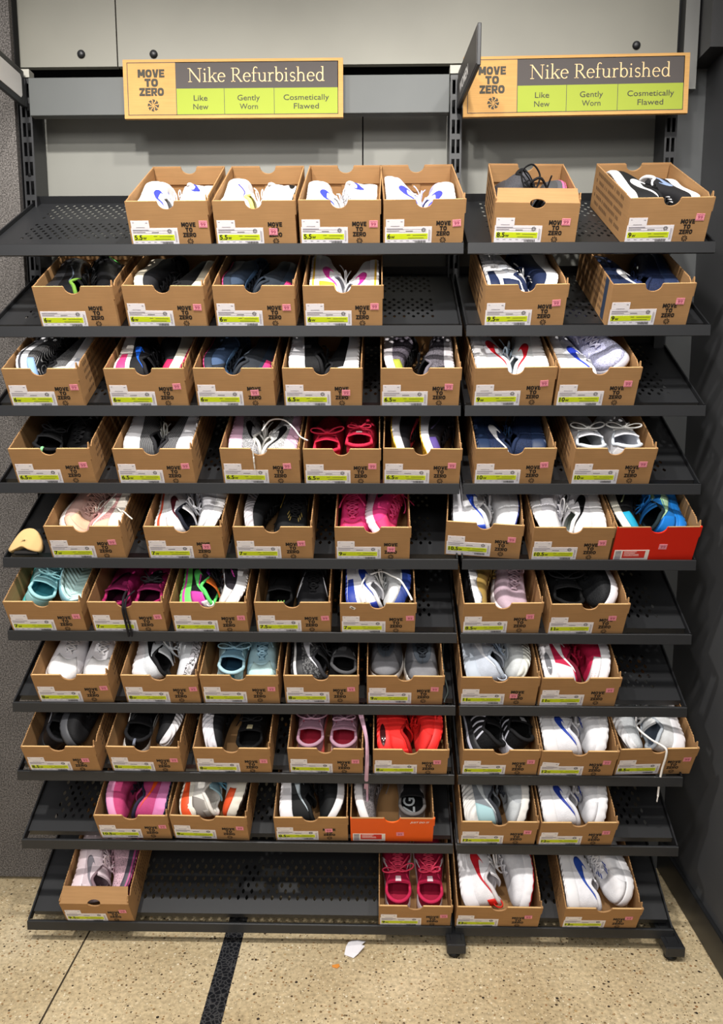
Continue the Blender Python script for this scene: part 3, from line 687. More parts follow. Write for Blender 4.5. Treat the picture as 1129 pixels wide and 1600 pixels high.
def sneaker(label, style='run', L=0.275, foot='r', up='#ffffff', tex='knit', mid='#ffffff', out=None, tng=None, lin=None, col=None, lac=None, sw=None,
            heel=None, toe=None, eye=None, tab=None, loop=None, stripe=None, air=None, laces='tied', insole=None, rough=0.7, midtex=None, sw_edge=None,
            panel=None, line=None, bars=None, teeth=False, wave=None, text=None, textcol='#8fe06a', medsw=True, swu=(.02, .50), swv=(.14, .90), tsz=.024, logo=None, dots=None, cap=None):
    g = Geo(style, L); t = thing('sneaker', label, 'shoe', None, 'sneakers in the open boxes'); k = L/.28
    out = out or mid; tng = tng or up; lin = lin or up; col = col or lin; lac = lac or up; insole = insole or lin
    mir = foot == 'l'; parts = []
    th = np.linspace(0, 2*np.pi, NT, endpoint=False)
    # outsole and midsole
    def ring(sc, zf, lift=0.0, tooth=0.0):
        x, y, u = g.outline(th); zb, zt = g.zb(u), g.zt(u); fl = 1 + (g.s['flare']-1)*np.clip((.35-u)/.35, 0, 1)*(1-zf)
        s_ = sc*fl
        if teeth and tooth: s_ = s_*(1+tooth*np.sign(np.sin(th*26)))
        return np.stack([x*s_, (y-L/2)*(.5+.5*s_)+L/2, zb + (zt-zb)*zf + lift], -1)
    b = MB(); R_ = [ring(.80, 0, 0.001), ring(.93, 0), ring(.985, .05, 0, .02), ring(.99, .18, 0, .02)]
    b.grid(np.stack(R_, 1), 0, True); n0 = len(b.v); b.f.append(tuple(i*4 for i in range(NT))); b.m.append(0); b.sm.append(False)
    parts.append(('outsole', b, [rub(out, .5, 'tread')], None))
    b = MB(); prof = [(.985, .14), (1.0, .2), (1.012, .38), (1.005, .62), (.99, .82), (.965, .98), (.93, 1.02), (.7, 1.0)]
    rr = [ring(s_, z_, 0, .025 if (teeth and z_ < .8) else 0) for s_, z_ in prof]
    if wave:
        x, y, u = g.outline(th)
        for q in (3, 4, 5): rr[q][:, 2] += .006*np.sin(th*9+q)*k
    b.grid(np.stack(rr, 1), 0, True); parts.append(('midsole', b, [rub(mid, .5, midtex)], None))
    if stripe:
        b = MB(); b.grid(np.stack([ring(1.013, .28), ring(1.020, .32), ring(1.018, .46), ring(1.010, .50)], 1), 0, True); parts.append(('midsole_stripe', b, [rub(stripe)], None))
    if air:
        b = MB()
        for lt in (1, 0):
            u_ = np.linspace(.07, .30, 12); a = side_th(u_, lt); x, y, u = g.outline(a)
            fl = 1.03+ (g.s['flare']-1)*.6; rows = []
            for zf, e in ((.26, .0), (.30, .0022), (.66, .0022), (.70, .0)):
                sh = np.sqrt(np.clip(1-((u_-.185)/.117)**2, 0, 1)); zz = g.zb(u)+(g.zt(u)-g.zb(u))*(.48+(zf-.48)*sh)
                rows.append(np.stack([x*(fl+e*6), (y-L/2)*fl+L/2, zz], -1))
            b.grid(np.stack(rows, 1), 0)
        parts.append(('air_window', b, [rub(air, .15)], None))
    if panel:   # contrast block on the midsole, heel half
        b = MB()
        for lt in (1, 0):
            u_ = np.linspace(.0, .34, 14); a = side_th(u_, lt); rows = []
            for sc, zf in ((1.0, .16), (1.022, .25), (1.026, .5), (1.014, .76), (.99, .80)):
                x, y, u = g.outline(a); fl = 1 + (g.s['flare']-1)*np.clip((.35-u)/.35, 0, 1)*(1-zf); zz = g.zb(u)+(g.zt(u)-g.zb(u))*(zf*(1-.25*u_/.34)+.1*u_/.34)
                rows.append(np.stack([x*sc*fl, (y-L/2)*(.5+.5*sc*fl)+L/2, zz], -1))
            b.grid(np.stack(rows, 1), 0)
        parts.append(('heel_block', b, [rub(panel)], None))
    # upper
    V = np.linspace(0, 1, 13); TT, VV = np.meshgrid(th, V, indexing='ij')
    b = MB(); b.grid(g.S(TT, VV), 0, True); parts.append(('upper', b, [fab(up, tex, rough)], None))
    # lining, insole
    x3, y3, z3 = g.opening(th); cx, cy = x3*0, np.clip(y3, .08*L, .55*L); o = np.stack([x3, y3, z3], -1)
    x0, y0, u0 = g.outline(th)
    def inn(f, z): q = o.copy(); q[:, 0] *= f; q[:, 1] = (q[:, 1]-.30*L)*f+.30*L; q[:, 2] = z; return q
    fl_ = g.zt(np.clip(u0, 0, .7))+.004
    R_ = [o, inn(.93, z3-.003), inn(.95, z3-.4*(z3-fl_)), inn(.98, fl_+.010), inn(.93, fl_)]
    b = MB(); b.grid(np.stack(R_, 1), 0, True); parts.append(('lining', b, [fab(lin, 'knit', .9)], None))
    b = MB(); q = inn(.95, fl_+.001); b.add(q, [tuple(range(NT))]); parts.append(('insole', b, [fab(insole, None, .8)], None))
    # padded collar
    tc = np.linspace(-1.60, 1.60, 34); xc, yc, zc = g.opening(tc % (2*np.pi)); rr = [.0058*k*(1-.55*(abs(a)/1.6)**3) for a in tc]
    b = MB(); b.tube([(a*.99, c_, d_-.001) for a, c_, d_ in zip(xc, yc, zc)], rr, 0, 8); parts.append(('collar', b, [fab(col, 'knit', .8)], None))
    # overlays
    if heel:
        b = MB(); a, v = rect(-.80, .80, .03, .70, 18, 7, lambda th_, v_: (th_*(1-.25*v_), v_)); patch(b, g, a, v, .0014); parts.append(('heel_counter', b, [fab(heel, 'suede', .6)], None))
    if toe:
        b = MB(); a, v = rect(np.pi-.95, np.pi+.95, .02, .40, 22, 6, lambda th_, v_: (np.pi+(th_-np.pi)*(1-.12*v_), v_*(1-.35*((th_-np.pi)/.95)**2)+.01)); patch(b, g, a, v, .0013); parts.append(('toe_guard', b, [fab(toe, 'suede', .6)], None))
    if cap:
        b = MB(); a, v = rect(np.pi-.78, np.pi+.78, .02, .80, 20, 7, lambda th_, v_: (np.pi+(th_-np.pi)*(1-.1*v_), v_*(1-.15*((th_-np.pi)/.78)**2)+.01)); patch(b, g, a, v, .0012); parts.append(('toe_cap', b, [fab(cap, 'knit', .7)], None))
    if eye:
        b = MB()
        for sg in (1, -1):
            e0, e1 = 1.62, np.pi-.02
            a, v = rect(e0, e1, .74, .985, 18, 5, lambda th_, v_: (th_, v_)); patch(b, g, a if sg > 0 else 2*np.pi-a, v, .0013)
        parts.append(('eyestay', b, [fab(eye, 'suede', .6)], None))
    if tab:
        b = MB(); a, v = rect(-.26, .26, .42, .99, 7, 7); patch(b, g, a, v, .0030); parts.append(('heel_tab', b, [fab(tab, 'suede', .6)], None))
    if loop:
        b = MB(); p0 = g.off(np.array(0.), np.array(.62), np.array(.001)); p1 = g.off(np.array(0.), np.array(.97), np.array(.001))
        b.tube(bez([p0, p0+np.array([0, -.018, .006])*k, p1+np.array([0, -.020, .020])*k, p1+np.array([0, .004, .004])*k], 10), .0042*k, 0, 6, .45); parts.append(('pull_loop', b, [fab(loop, 'knit', .7)], None))
    if sw:
        b = MB(); swoosh(b, g, True, swu[0], swu[1], *swv); parts.append(('swoosh_emblem', b, [fab(sw, None, .45)], None))
        if medsw: b = MB(); swoosh(b, g, False, swu[0]+.02, swu[1]-.02, *swv); parts.append(('swoosh_emblem', b, [fab(sw, None, .45)], None))
    if line:   # slim curved line along the side
        b = MB()
        for lt in (1, 0):
            q = np.linspace(0, 1, 16); u_ = .1+.55*q; v_ = .78-.62*q**1.5
            a = side_th(u_, lt); patch(b, g, np.stack([a, a], 1), np.stack([v_-.035, v_+.035], 1), .0014)
        parts.append(('side_line', b, [fab(line, None, .5)], None))
    if bars:
        for lt in (1, 0):
            b = MB()
            for q in range(6):
                t_ = np.linspace(0, 1, 9); u_ = .10+.085*q+.10*t_; v_ = .04+.86*t_; a = side_th(u_, lt); a2 = side_th(u_+.022, lt)
                patch(b, g, np.stack([a, a2], 1), np.stack([v_, v_], 1), .0014)
            parts.append(('side_bars', b, [fab(bars, None, .5)], None))
    if dots:
        b = MB()
        for q in range(3):
            a, v = rect(2.36+q*.17, 2.43+q*.17, .78, .92, 3, 3); patch(b, g, a, v, .0016); patch(b, g, 2*np.pi-a, v, .0016)
        parts.append(('eyelet_bars', b, [fab(dots, None, .5)], None))
    # tongue
    yv = g.s['vamp']*L; zv = g.s['top'][3]*k; za = g.s['top'][2]*k; su = np.linspace(0, 1, 12); xx = np.linspace(-1, 1, 9)
    hw = (.015+.020*su)*k; yy = yv*.995 + (.235*L-yv)*su; zz = zv-.004 + (za+.016*k-zv+.004)*su**1.05
    P = np.stack([xx[None]*hw[:, None], yy[:, None]+0*xx[None], zz[:, None]-.007*k*xx[None]**2*(.5+su[:, None])], -1)
    P2 = P[:, ::-1].copy(); P2[..., 2] -= .0045; P2[..., 1] -= .002
    b = MB(); b.grid(np.concatenate([P, P2, P[:, :1]], 1), 0); b.quad([tuple(p) for p in P[-1]] + [tuple(p) for p in P2[-1]]); parts.append(('tongue', b, [fab(tng, 'knit', .8)], None))
    tongue_i = len(parts)-1
    if logo:
        b = MB(); Q = P[9:12, 3:6].copy(); Q[..., 2] += .0012; b.grid(Q, 0); parts.append(('tongue_label', b, [fab(logo, None, .5)], 'emblem'))
    # laces
    if laces != 'none' and lac:
        b = MB(); tt = [.97-.088*i for i in range(6)]; rl = .0026*k; ed = []
        for q in tt:
            a = np.arccos(1-2*q); pl = g.off(np.array(a), np.array(.93), np.array(.0022)); pr = g.off(np.array(2*np.pi-a), np.array(.93), np.array(.0022)); ed.append((pl, pr))
        for i, (pl, pr) in enumerate(ed):
            m_ = (pl+pr)/2; m_ = m_ + np.array([0, 0, .006*k])
            b.tube(bez([pl, m_+(pl-m_)*.4, m_+(pr-m_)*.4, pr], 8), rl, 0, 6, .6)
            if i+1 < len(ed):
                for s_, e_ in ((pl, ed[i+1][1]), (pr, ed[i+1][0])):
                    m2 = (s_+e_)/2 + np.array([0, 0, .010*k]); b.tube(bez([s_, m2+(s_-m2)*.5, m2+(e_-m2)*.5, e_], 8), rl, 0, 6, .6)
        pl, pr = ed[-1]; c_ = (pl+pr)/2 + np.array([0, -.004, .010*k])
        rg = random.Random(len(label)*7+int(L*1e4))
        if laces in ('tied', 'loose'):
            sp = 1.0 if laces == 'tied' else 1.5
            for sx in (-1, 1):
                j1, j2 = rg.uniform(-.008, .008), rg.uniform(-.006, .010)
                b.tube(bez([c_, c_+np.array([sx*.016, .010+j1, .012])*sp*k, c_+np.array([sx*.044, .020+j1, .006+j2])*sp*k, c_+np.array([sx*.046, -.004+j1, -.004+j2])*sp*k, c_+np.array([sx*.018, -.008, .006])*k, c_], 16), rl*.95, 0, 6, .6)
                b.tube(bez([c_, c_+np.array([sx*.012, .016, .006])*k, c_+np.array([sx*.028, .036+j2, .002])*k, c_+np.array([sx*(.032+j1), .052+j1*2, -.012])*k], 10), rl*.9, 0, 6, .6)
            b.tube(bez([c_+np.array([-.006, 0, 0]), c_+np.array([0, .002, .006]), c_+np.array([.006, 0, 0])], 5), rl*1.7, 0, 7)
        parts.append(('laces', b, [fab(lac, None, .8)], None))
    if text:
        b = MB(); v, f = text_geo(text, .02); sc = tsz*k; zi = float(g.zt(np.array(.2)))+.0075
        b.add([(-p[1]*sc*1.2+.008, .225*L+p[0]*sc, zi + .10*(p[0]*sc+.02)) for p in v], f); parts.append(('insole_print', b, [fab(textcol, None, .6)], 'print'))
    objs = []
    for nm, b, mats, sub in parts:
        if mir: b.v = [(-x, y, z) for x, y, z in b.v]; b.f = [f[::-1] for f in b.f]
        b.v = [(x, y-L/2, z) for x, y, z in b.v]
        par = t
        if nm == 'tongue_label': par = objs[tongue_i]
        if nm == 'insole_print': par = [o for o in objs if o.name.startswith('insole')][0]
        if nm in ('midsole_stripe', 'air_window', 'heel_block'): par = [o for o in objs if o.name.startswith('midsole')][0]
        objs.append(b.build(nm, mats, par))
    t['_pts'] = 0; del t['_pts']
    pts = np.array([p for nm, b, _, _ in parts if nm in ('outsole', 'midsole', 'upper', 'tongue', 'collar') for p in b.v])
    return t, pts
def dangle(shoe, i, j, pts, colr, r=0.0026, flat=.6, tip=None):
    """a loose lace end of the shoe; pts in box coordinates"""
    Mb = BOXM[(i, j)][0]; inv = shoe.matrix_basis.inverted(); W = [inv @ (Mb @ Vector(p)) for p in crom(pts, 6)]
    b = MB(); b.tube(W, r, 0, 6, flat); b.build('lace_end', fab(colr, None, .8), shoe)
ADJ = {}
POSED = []
def pose(shoe, pts, i, j, code, slot=0, x=None, y0=0.010, yaw=0.0, roll=None, pitch=0.0, lift=0.0, gap=0.005):
    """code: first letter B heel to the front / F toe to the front; second U upright, L sole to the left, R sole to the right"""
    Mb, W_, Lb = BOXM[(i, j)]; d_, p_ = code[0], code[1]
    base = 0.0 if d_ == 'B' else math.pi
    POSED.append((shoe, pts, i, j, code, slot, dict(x=x, y0=y0, yaw=yaw, roll=roll, pitch=pitch, lift=lift, gap=gap)))
    dr, dx_, dy_, dz_ = ADJ.get((i, j, slot), (0, 0, 0, 0))
    ph = {'U': 0, 'L': math.radians(82), 'R': -math.radians(82)}[p_] if roll is None else math.radians(roll)
    ph += math.radians(dr)
    if d_ == 'F': ph = -ph
    R_ = RZ(base+math.radians(yaw)) @ RX(math.radians(pitch)) @ RY(ph)
    A = np.array(R_.to_3x3()); q = pts @ A.T
    lo, hi = q.min(0), q.max(0); inner = W_/2-0.0035
    if x is None:
        if p_ == 'L': ox = -inner+gap-lo[0]
        elif p_ == 'R': ox = inner-gap-hi[0]
        else: ox = -(lo[0]+hi[0])/2
    elif x == 'l': ox = -inner+gap-lo[0]
    elif x == 'r': ox = inner-gap-hi[0]
    else: ox = x-(lo[0]+hi[0])/2
    ox += dx_
    if hi[0]-lo[0] < 2*inner: ox = min(max(ox, -inner+.001-lo[0]), inner-.001-hi[0])
    M = Mb @ T(ox, 0.005+y0+dy_-lo[1], 0.0035+lift+dz_-lo[2]) @ R_
    shoe.location = M.to_translation(); shoe.rotation_euler = M.to_euler()
ADJ = {(0, 3, 0): (6, 0, 0.026, 0), (0, 4, 0): (20, 0, 0.014, 0), (1, 3, 0): (0, 0, 0.026, 0), (1, 3, 1): (-6, 0, 0, 0), (1, 5, 0): (30, 0, 0, 0), (1, 5, 1): (-12, 0, 0.026, 0), (2, 3, 0): (6, 0, 0.026, 0.006), (2, 3, 1): (-30, 0, 0, 0), (2, 5, 0): (6, 0, 0.026, 0), (2, 5, 1): (-6, 0, 0, 0), (2, 6, 0): (6, 0, 0, 0), (2, 6, 1): (0, 0, 0.026, 0.012), (3, 1, 0): (20, 0, 0.026, 0), (3, 1, 1): (-20, 0, 0, 0), (3, 2, 0): (6, 0, 0.026, 0), (3, 2, 1): (-20, 0, 0, 0), (3, 4, 0): (6, 0, 0.026, 0), (3, 4, 1): (0, 0, 0, 0.006), (3, 5, 0): (30, 0, 0, 0), (3, 5, 1): (-12, 0, 0.026, 0), (4, 0, 0): (6, 0, 0, 0), (4, 0, 1): (-20, 0, 0, 0), (4, 1, 1): (-30, 0, 0.014, 0), (4, 3, 1): (30, 0, 0, 0), (4, 4, 0): (20, 0, 0, 0), (4, 4, 1): (-20, 0, 0, 0), (4, 5, 0): (30, 0, 0, 0), (4, 5, 1): (-40, 0, 0, 0), (5, 0, 1): (0, 0, 0.014, 0), (5, 2, 0): (12, 0, 0, 0), (5, 2, 1): (-20, 0, 0, 0), (5, 4, 0): (12, 0, 0, 0), (5, 4, 1): (0, 0, 0.014, 0), (5, 6, 0): (-12, 0, 0, 0), (5, 6, 1): (0, 0, 0.014, 0.006), (6, 0, 0): (12, 0, 0, 0), (6, 0, 1): (-6, 0, 0, 0), (6, 3, 0): (6, 0, 0, 0), (6, 3, 1): (12, 0, 0, 0), (6, 4, 0): (0, 0, 0.026, 0), (6, 5, 0): (30, 0, 0, 0), (6, 5, 1): (-12, 0, 0.014, 0), (7, 0, 1): (12, 0, 0, 0.034), (7, 1, 1): (0, 0, 0.014, 0.018), (7, 2, 0): (-8, 0, 0.014, 0), (7, 4, 1): (-6, 0, 0, 0), (7, 5, 0): (20, 0, 0, 0.006), (7, 5, 1): (0, 0, 0.014, 0), (7, 7, 0): (20, 0, 0.014, 0), (7, 7, 1): (-20, 0, 0, 0), (8, 1, 0): (6, 0, 0, 0), (8, 1, 1): (0, 0, 0.014, 0), (9, 0, 0): (12, 0, 0, 0), (9, 0, 1): (-12, 0, 0, 0), (9, 3, 0): (6, 0, 0, 0), (9, 3, 1): (-12, 0, 0.014, 0)}
BXY = {
  (0, 0): ((-0.636, -0.0048), (-0.428, -0.0007)), (0, 1): ((-0.418, 0.0013), (-0.208, 0.0032)), (0, 2): ((-0.204, -0.0018), (0.004, -0.0037)), (0, 3): ((0.008, -0.0038), (0.215, 0.0030)), (0, 4): ((0.285, -0.0038), (0.498, -0.0134)), (0, 5): ((0.614, 0.0005), (0.826, 0.0099)),
  (1, 0): ((-0.881, -0.0060), (-0.674, -0.0036)), (1, 1): ((-0.655, -0.0050), (-0.444, -0.0098)), (1, 2): ((-0.424, -0.0028), (-0.213, -0.0047)), (1, 3): ((-0.195, -0.0091), (0.011, -0.0079)), (1, 4): ((0.265, -0.0005), (0.476, 0.0061)), (1, 5): ((0.581, 0.0009), (0.792, 0.0100)),
  (2, 0): ((-0.973, -0.0046), (-0.775, -0.0029)), (2, 1): ((-0.709, -0.0052), (-0.499, -0.0036)), (2, 2): ((-0.479, -0.0058), (-0.269, -0.0063)), (2, 3): ((-0.250, -0.0063), (-0.042, -0.0068)), (2, 4): ((0.002, -0.0048), (0.211, -0.0018)), (2, 5): ((0.242, -0.0124), (0.454, -0.0042)), (2, 6): ((0.456, -0.0095), (0.667, -0.0047)),
  (3, 0): ((-0.969, 0.0004), (-0.754, 0.0039)), (3, 1): ((-0.696, -0.0012), (-0.486, -0.0008)), (3, 2): ((-0.416, -0.0016), (-0.205, -0.0037)), (3, 3): ((-0.199, -0.0046), (0.006, -0.0032)), (3, 4): ((0.009, 0.0001), (0.216, -0.0028)), (3, 5): ((0.248, 0.0060), (0.459, 0.0089)), (3, 6): ((0.504, 0.0065), (0.717, 0.0093)),
  (4, 0): ((-0.888, 0.0031), (-0.682, 0.0042)), (4, 1): ((-0.623, -0.0018), (-0.413, 0.0009)), (4, 2): ((-0.386, -0.0011), (-0.174, -0.0001)), (4, 3): ((-0.118, -0.0014), (0.086, -0.0004)), (4, 4): ((0.177, 0.0218), (0.382, 0.0041)), (4, 5): ((0.404, 0.0042), (0.618, 0.0053)), (4, 6): ((0.620, 0.0031), (0.843, 0.0088)),
  (5, 0): ((-1.010, 0.0016), (-0.799, 0.0031)), (5, 1): ((-0.783, 0.0015), (-0.577, 0.0031)), (5, 2): ((-0.561, 0.0007), (-0.352, 0.0023)), (5, 3): ((-0.334, 0.0039), (-0.127, 0.0071)), (5, 4): ((-0.105, 0.0031), (0.102, 0.0046)), (5, 5): ((0.224, 0.0014), (0.439, 0.0072)), (5, 6): ((0.455, 0.0005), (0.666, 0.0047)),
  (6, 0): ((-0.948, 0.0051), (-0.737, 0.0086)), (6, 1): ((-0.703, 0.0074), (-0.491, 0.0077)), (6, 2): ((-0.488, 0.0094), (-0.271, 0.0100)), (6, 3): ((-0.259, 0.0101), (-0.051, 0.0120)), (6, 4): ((-0.033, 0.0102), (0.180, 0.0122)), (6, 5): ((0.222, 0.0083), (0.437, 0.0103)), (6, 6): ((0.439, 0.0061), (0.655, 0.0096)),
  (7, 0): ((-0.987, 0.0001), (-0.780, 0.0024)), (7, 1): ((-0.752, 0.0039), (-0.545, 0.0028)), (7, 2): ((-0.511, 0.0032), (-0.296, 0.0034)), (7, 3): ((-0.251, 0.0039), (-0.039, 0.0031)), (7, 4): ((-0.016, 0.0033), (0.195, 0.0045)), (7, 5): ((0.230, 0.0041), (0.445, 0.0064)), (7, 6): ((0.444, 0.0023), (0.656, 0.0046)), (7, 7): ((0.658, 0.0063), (0.875, 0.0150)),
  (8, 0): ((-0.798, 0.0107), (-0.588, 0.0132)), (8, 1): ((-0.585, 0.0113), (-0.365, 0.0080)), (8, 2): ((-0.293, 0.0089), (-0.082, 0.0124)), (8, 3): ((-0.079, 0.0124), (0.159, 0.0153)), (8, 4): ((0.229, 0.0031), (0.446, 0.0058)), (8, 5): ((0.449, 0.0019), (0.664, 0.0061)),
  (9, 0): ((-0.908, -0.0048), (-0.705, -0.0021)), (9, 1): ((0.001, -0.0040), (0.212, -0.0030)), (9, 2): ((0.221, -0.0011), (0.464, 0.0004)), (9, 3): ((0.525, -0.0077), (0.744, -0.0048)),
}

# ------------------------------------------------------------------ what stands on the shelves
def pair(i, j, size, desc, left, right, **kw):
    tl, tr = BXY[(i, j)]
    make_box(i, j, tl, tr, size, desc, **kw)
    out = []
    for slot, (side, spec) in enumerate((('left-hand', left), ('right-hand', right))):
        code, st, po = spec
        look = st.pop('look')
        lab = '%s, %s, %s shelf' % (look, side, ORD[i])
        s, pts = sneaker(lab, **st); pose(s, pts, i, j, code, slot, **po); out.append(s)
    return out
W1, OFFW, CREAM, BLK, BLK2 = '#f6f5f6', '#e9e7e2', '#e6dcc4', '#18181a', '#232326'
ROYAL, NAVY, RED = '#2440a8', '#1b2747', '#c6202c'
def d(**k): return k
P = pair
# --- top shelf
wb_ = d(style='run', up=W1, mid=W1, sw='#3b46b4', L=.255)
P(0, 0, '5.5', 'white sneakers with blue swooshes, at the left end', ('BL', d(look='white sneaker with blue swoosh, heel at the notch', foot='l', dots='#3b46b4', **wb_), d(lift=.012)), ('FR', d(look='white sneaker with blue swoosh and blue eyelet bars, toe forward', foot='l', dots='#3b46b4', **wb_), d(lift=.004)), price=(.93, .46))
P(0, 1, '5.5', 'white sneakers with fine purple lines and black soles', ('BL', d(look='white sneaker with thin purple side lines and yellow lining', style='run', up=W1, mid=W1, line='#5a55b8', lin='#efe27a', L=.255, foot='r'), d(lift=.012)), ('FR', d(look='white sneaker with black sole patches, toe to the right', style='max', up=W1, mid=W1, air=BLK, out=BLK, L=.255, foot='l'), d(lift=.002)), price=(.72, .28))
P(0, 2, '5.5', 'white sneakers with blue swooshes and knotted grey laces', ('BL', d(look='white sneaker with blue swoosh leaning on the box side', foot='l', **dict(wb_, lac='#dadade')), d(lift=.010)), ('FR', d(look='white sneaker with dark blue swoosh and blue eyelet bars', foot='l', dots='#3b46b4', **dict(wb_, lac='#dadade')), d(lift=.006)), price=(.92, .45))
P(0, 3, '6', 'white and lavender sneakers with blue swooshes', ('BL', d(look='white and lavender sneaker with small blue swoosh', style='run', up='#dcdcf6', heel=W1, mid=W1, sw='#4448c8', L=.26, foot='l'), d(lift=.012)), ('BR', d(look='lavender sneaker with blue swoosh and white sole', style='run', up='#ccccf2', heel='#d8d8f6', mid=W1, sw='#4448c8', L=.26, foot='r'), d(lift=.002)), price=(.91, .45))
a, b_ = P(0, 4, '8.5', 'dark grey sneakers with pink soles', ('FL', d(look='charcoal sneaker with loose black laces', style='run', up='#4b4b50', tex='mesh', mid='#3a3a3e', lac=BLK, lin=BLK, L=.27, foot='r', laces='loose'), d(roll=35, y0=.015, x='l')), ('BR', d(look='charcoal sneaker with pink outsole edge', style='run', up='#4a4a4c', mid='#55555a', out='#f06a9a', stripe='#f06a9a', lin=BLK, lac=BLK, L=.27, foot='r'), d(lift=.0)), variant='rolled', price=(.86, .47))
dangle(a, 0, 4, [(-.02, .10, .10), (-.035, .11, .145), (-.01, .115, .165), (.012, .11, .14), (.004, .10, .11), (-.012, .09, .125), (.01, .085, .14), (.03, .09, .115), (.036, .08, .10)], BLK, .0032)
dangle(a, 0, 4, [(.03, .10, .10), (.037, .10, .13), (.040, .098, .142)], BLK, .0036)
P(0, 5, '9', 'black sneakers with white soles and white swoosh', ('BL', d(look='black sneaker with thick white sole and white swoosh', style='cup', up=BLK, tex='suede', mid=W1, sw=W1, L=.27, foot='l'), d(lift=.020, y0=.03)), ('FR', d(look='black sneaker with pale blue swoosh and white sole', style='cup', up=BLK2, mid=W1, sw='#8fa4c8', lin=W1, L=.27, foot='r', dots=W1, lac=BLK), d(lift=.002)), price=(.88, .55))
# --- second shelf
P(1, 0, '6', 'glossy black sneakers with green accents', ('BL', d(look='glossy black sneaker with green collar edge and small white swoosh', style='run', up=BLK, tex=None, rough=.25, mid=BLK2, col='#6f9a3a', sw='#e8e8f4', medsw=False, swu=(.10, .34), L=.26, foot='r', line='#5a6470'), d(lift=.006)), ('FR', d(look='black sneaker with bright green heel', style='run', up=BLK, tex=None, rough=.3, mid='#26262a', heel='#4ea64a', out='#b6c83a', L=.26, foot='l'), d(roll=-55)), price=None, sticker=False)
P(1, 1, '6', 'black suede sneakers with cream soles', ('FL', d(look='black suede sneaker with cream sole against the box side', style='run', up=BLK2, tex='suede', mid=CREAM, L=.26, foot='r'), d(lift=.012)), ('BR', d(look='black sneaker with rounded cream sole at right', style='run', up=BLK, tex='suede', mid=CREAM, L=.26, foot='r'), d(lift=.004)), price=(.91, .47))
sl = d(style='run', up='#3c4a5e', mid='#2a3442', out='#d83a78', eye='#58779c', tng='#2c3644', lac='#20252e', L=.26)
P(1, 2, '6', 'slate blue sneakers with pink outsoles', ('FL', d(look='slate sneaker with blue lace panel and pink outsole edge', foot='r', cap='#232830', **sl), d(lift=.006)), ('BR', d(look='dark slate sneaker with pink outsole and grey side', foot='r', panel='#e0407c', **dict(sl, up='#2c333c', eye='#3c444e')), d(lift=.0, roll=-65)), price=(.90, .46))
wm = d(style='cup', up=W1, tex='suede', mid=W1, stripe='#e2b438', sw='#d23a9c', heel='#e2b438', eye=W1, lin='#d8d8e4', L=.26)
P(1, 3, '6', 'white sneakers with magenta swooshes and yellow heels', ('BL', d(look='white sneaker with magenta swoosh and yellow heel strip at left', foot='l', **wm), d(lift=.010)), ('BR', d(look='white sneaker with magenta swoosh, grey lining and yellow heel strip at right', foot='r', **wm), d(lift=.006)), price=(.90, .48))
P(1, 4, '9.5', 'navy and white sneakers', ('BL', d(look='white sneaker with navy heel panel and white swoosh', style='chunk', up='#f2f2f4', mid=W1, heel=NAVY, tab=W1, sw='#ccd0d8', panel=NAVY, lin=NAVY, toe=NAVY, L=.275, foot='l'), d(lift=.012)), ('FR', d(look='navy sneaker with white sole and white eyelet bars', style='chunk', up=NAVY, mid=W1, dots=W1, lac=NAVY, lin=NAVY, L=.275, foot='r'), d(lift=.004)), price=(.88, .54))
a, b_ = P(1, 5, '9', 'navy sneakers with white swoosh, navy tape on the box', ('BL', d(look='navy sneaker with white swoosh and open padded collar', style='max', up=NAVY, mid='#22304f', heel='#223053', sw=W1, lin='#1c284a', col='#26376a', tng='#26376a', logo='#b8c0c0', loop=W1, L=.275, foot='l'), d(roll=58, lift=.0, x='l')), ('BR', d(look='navy sneaker with navy laces and white eyelet bars', style='max', up=NAVY, tex='mesh', mid='#22304f', dots=W1, lac='#17223e', loop=W1, L=.275, foot='r'), d(roll=-74, x='r')), price=(.86, .56))
# --- third shelf
P(2, 0, '6', 'black knit sneakers with white soles and pale blue heel', ('FL', d(look='black ribbed knit sneaker with white sole and pale blue toe end', style='chunk', up='#1c1c1f', tex='stripe', mid='#f0f0f4', stripe='#3a3a40', toe='#8fb0d8', L=.26, foot='r'), d(lift=.012)), ('BR', d(look='black sneaker with white side and grey sole window', style='chunk', up='#17171a', tex='stripe', mid=W1, panel='#a9acb4', heel='#d8d4c8', L=.26, foot='r'), d(lift=.0)), price=(.92, .50))
P(2, 1, '6', 'black and cream sneakers with hot pink ends', ('BL', d(look='black sneaker with blue swoosh and pink heel block', style='chunk', up='#1d1d20', mid='#e9e2da', panel='#f0427c', sw='#1f5fd0', L=.26, foot='l'), d(lift=.012)), ('FR', d(look='black sneaker with cream toothed sole and pink tip', style='chunk', up='#19191c', mid='#e8dfcb', out='#c92558', toe='#c92558', teeth=True, L=.26, foot='l'), d(lift=.004)), price=(.89, .52))
P(2, 2, '6', 'slate and light blue sneakers with pink outsoles', ('FL', d(look='blue-grey sneaker with light blue lace panel and pink outsole line', foot='r', cap='#2e333c', **dict(sl, up='#4a5f80', eye='#6c90ba')), d(lift=.006)), ('BR', d(look='black-grey sneaker with light grey eyelet panel and pink outsole', foot='r', panel='#e0407c', **dict(sl, up='#30343a', eye='#8b96a4')), d(lift=.0, roll=-65)), price=(.75, .34))
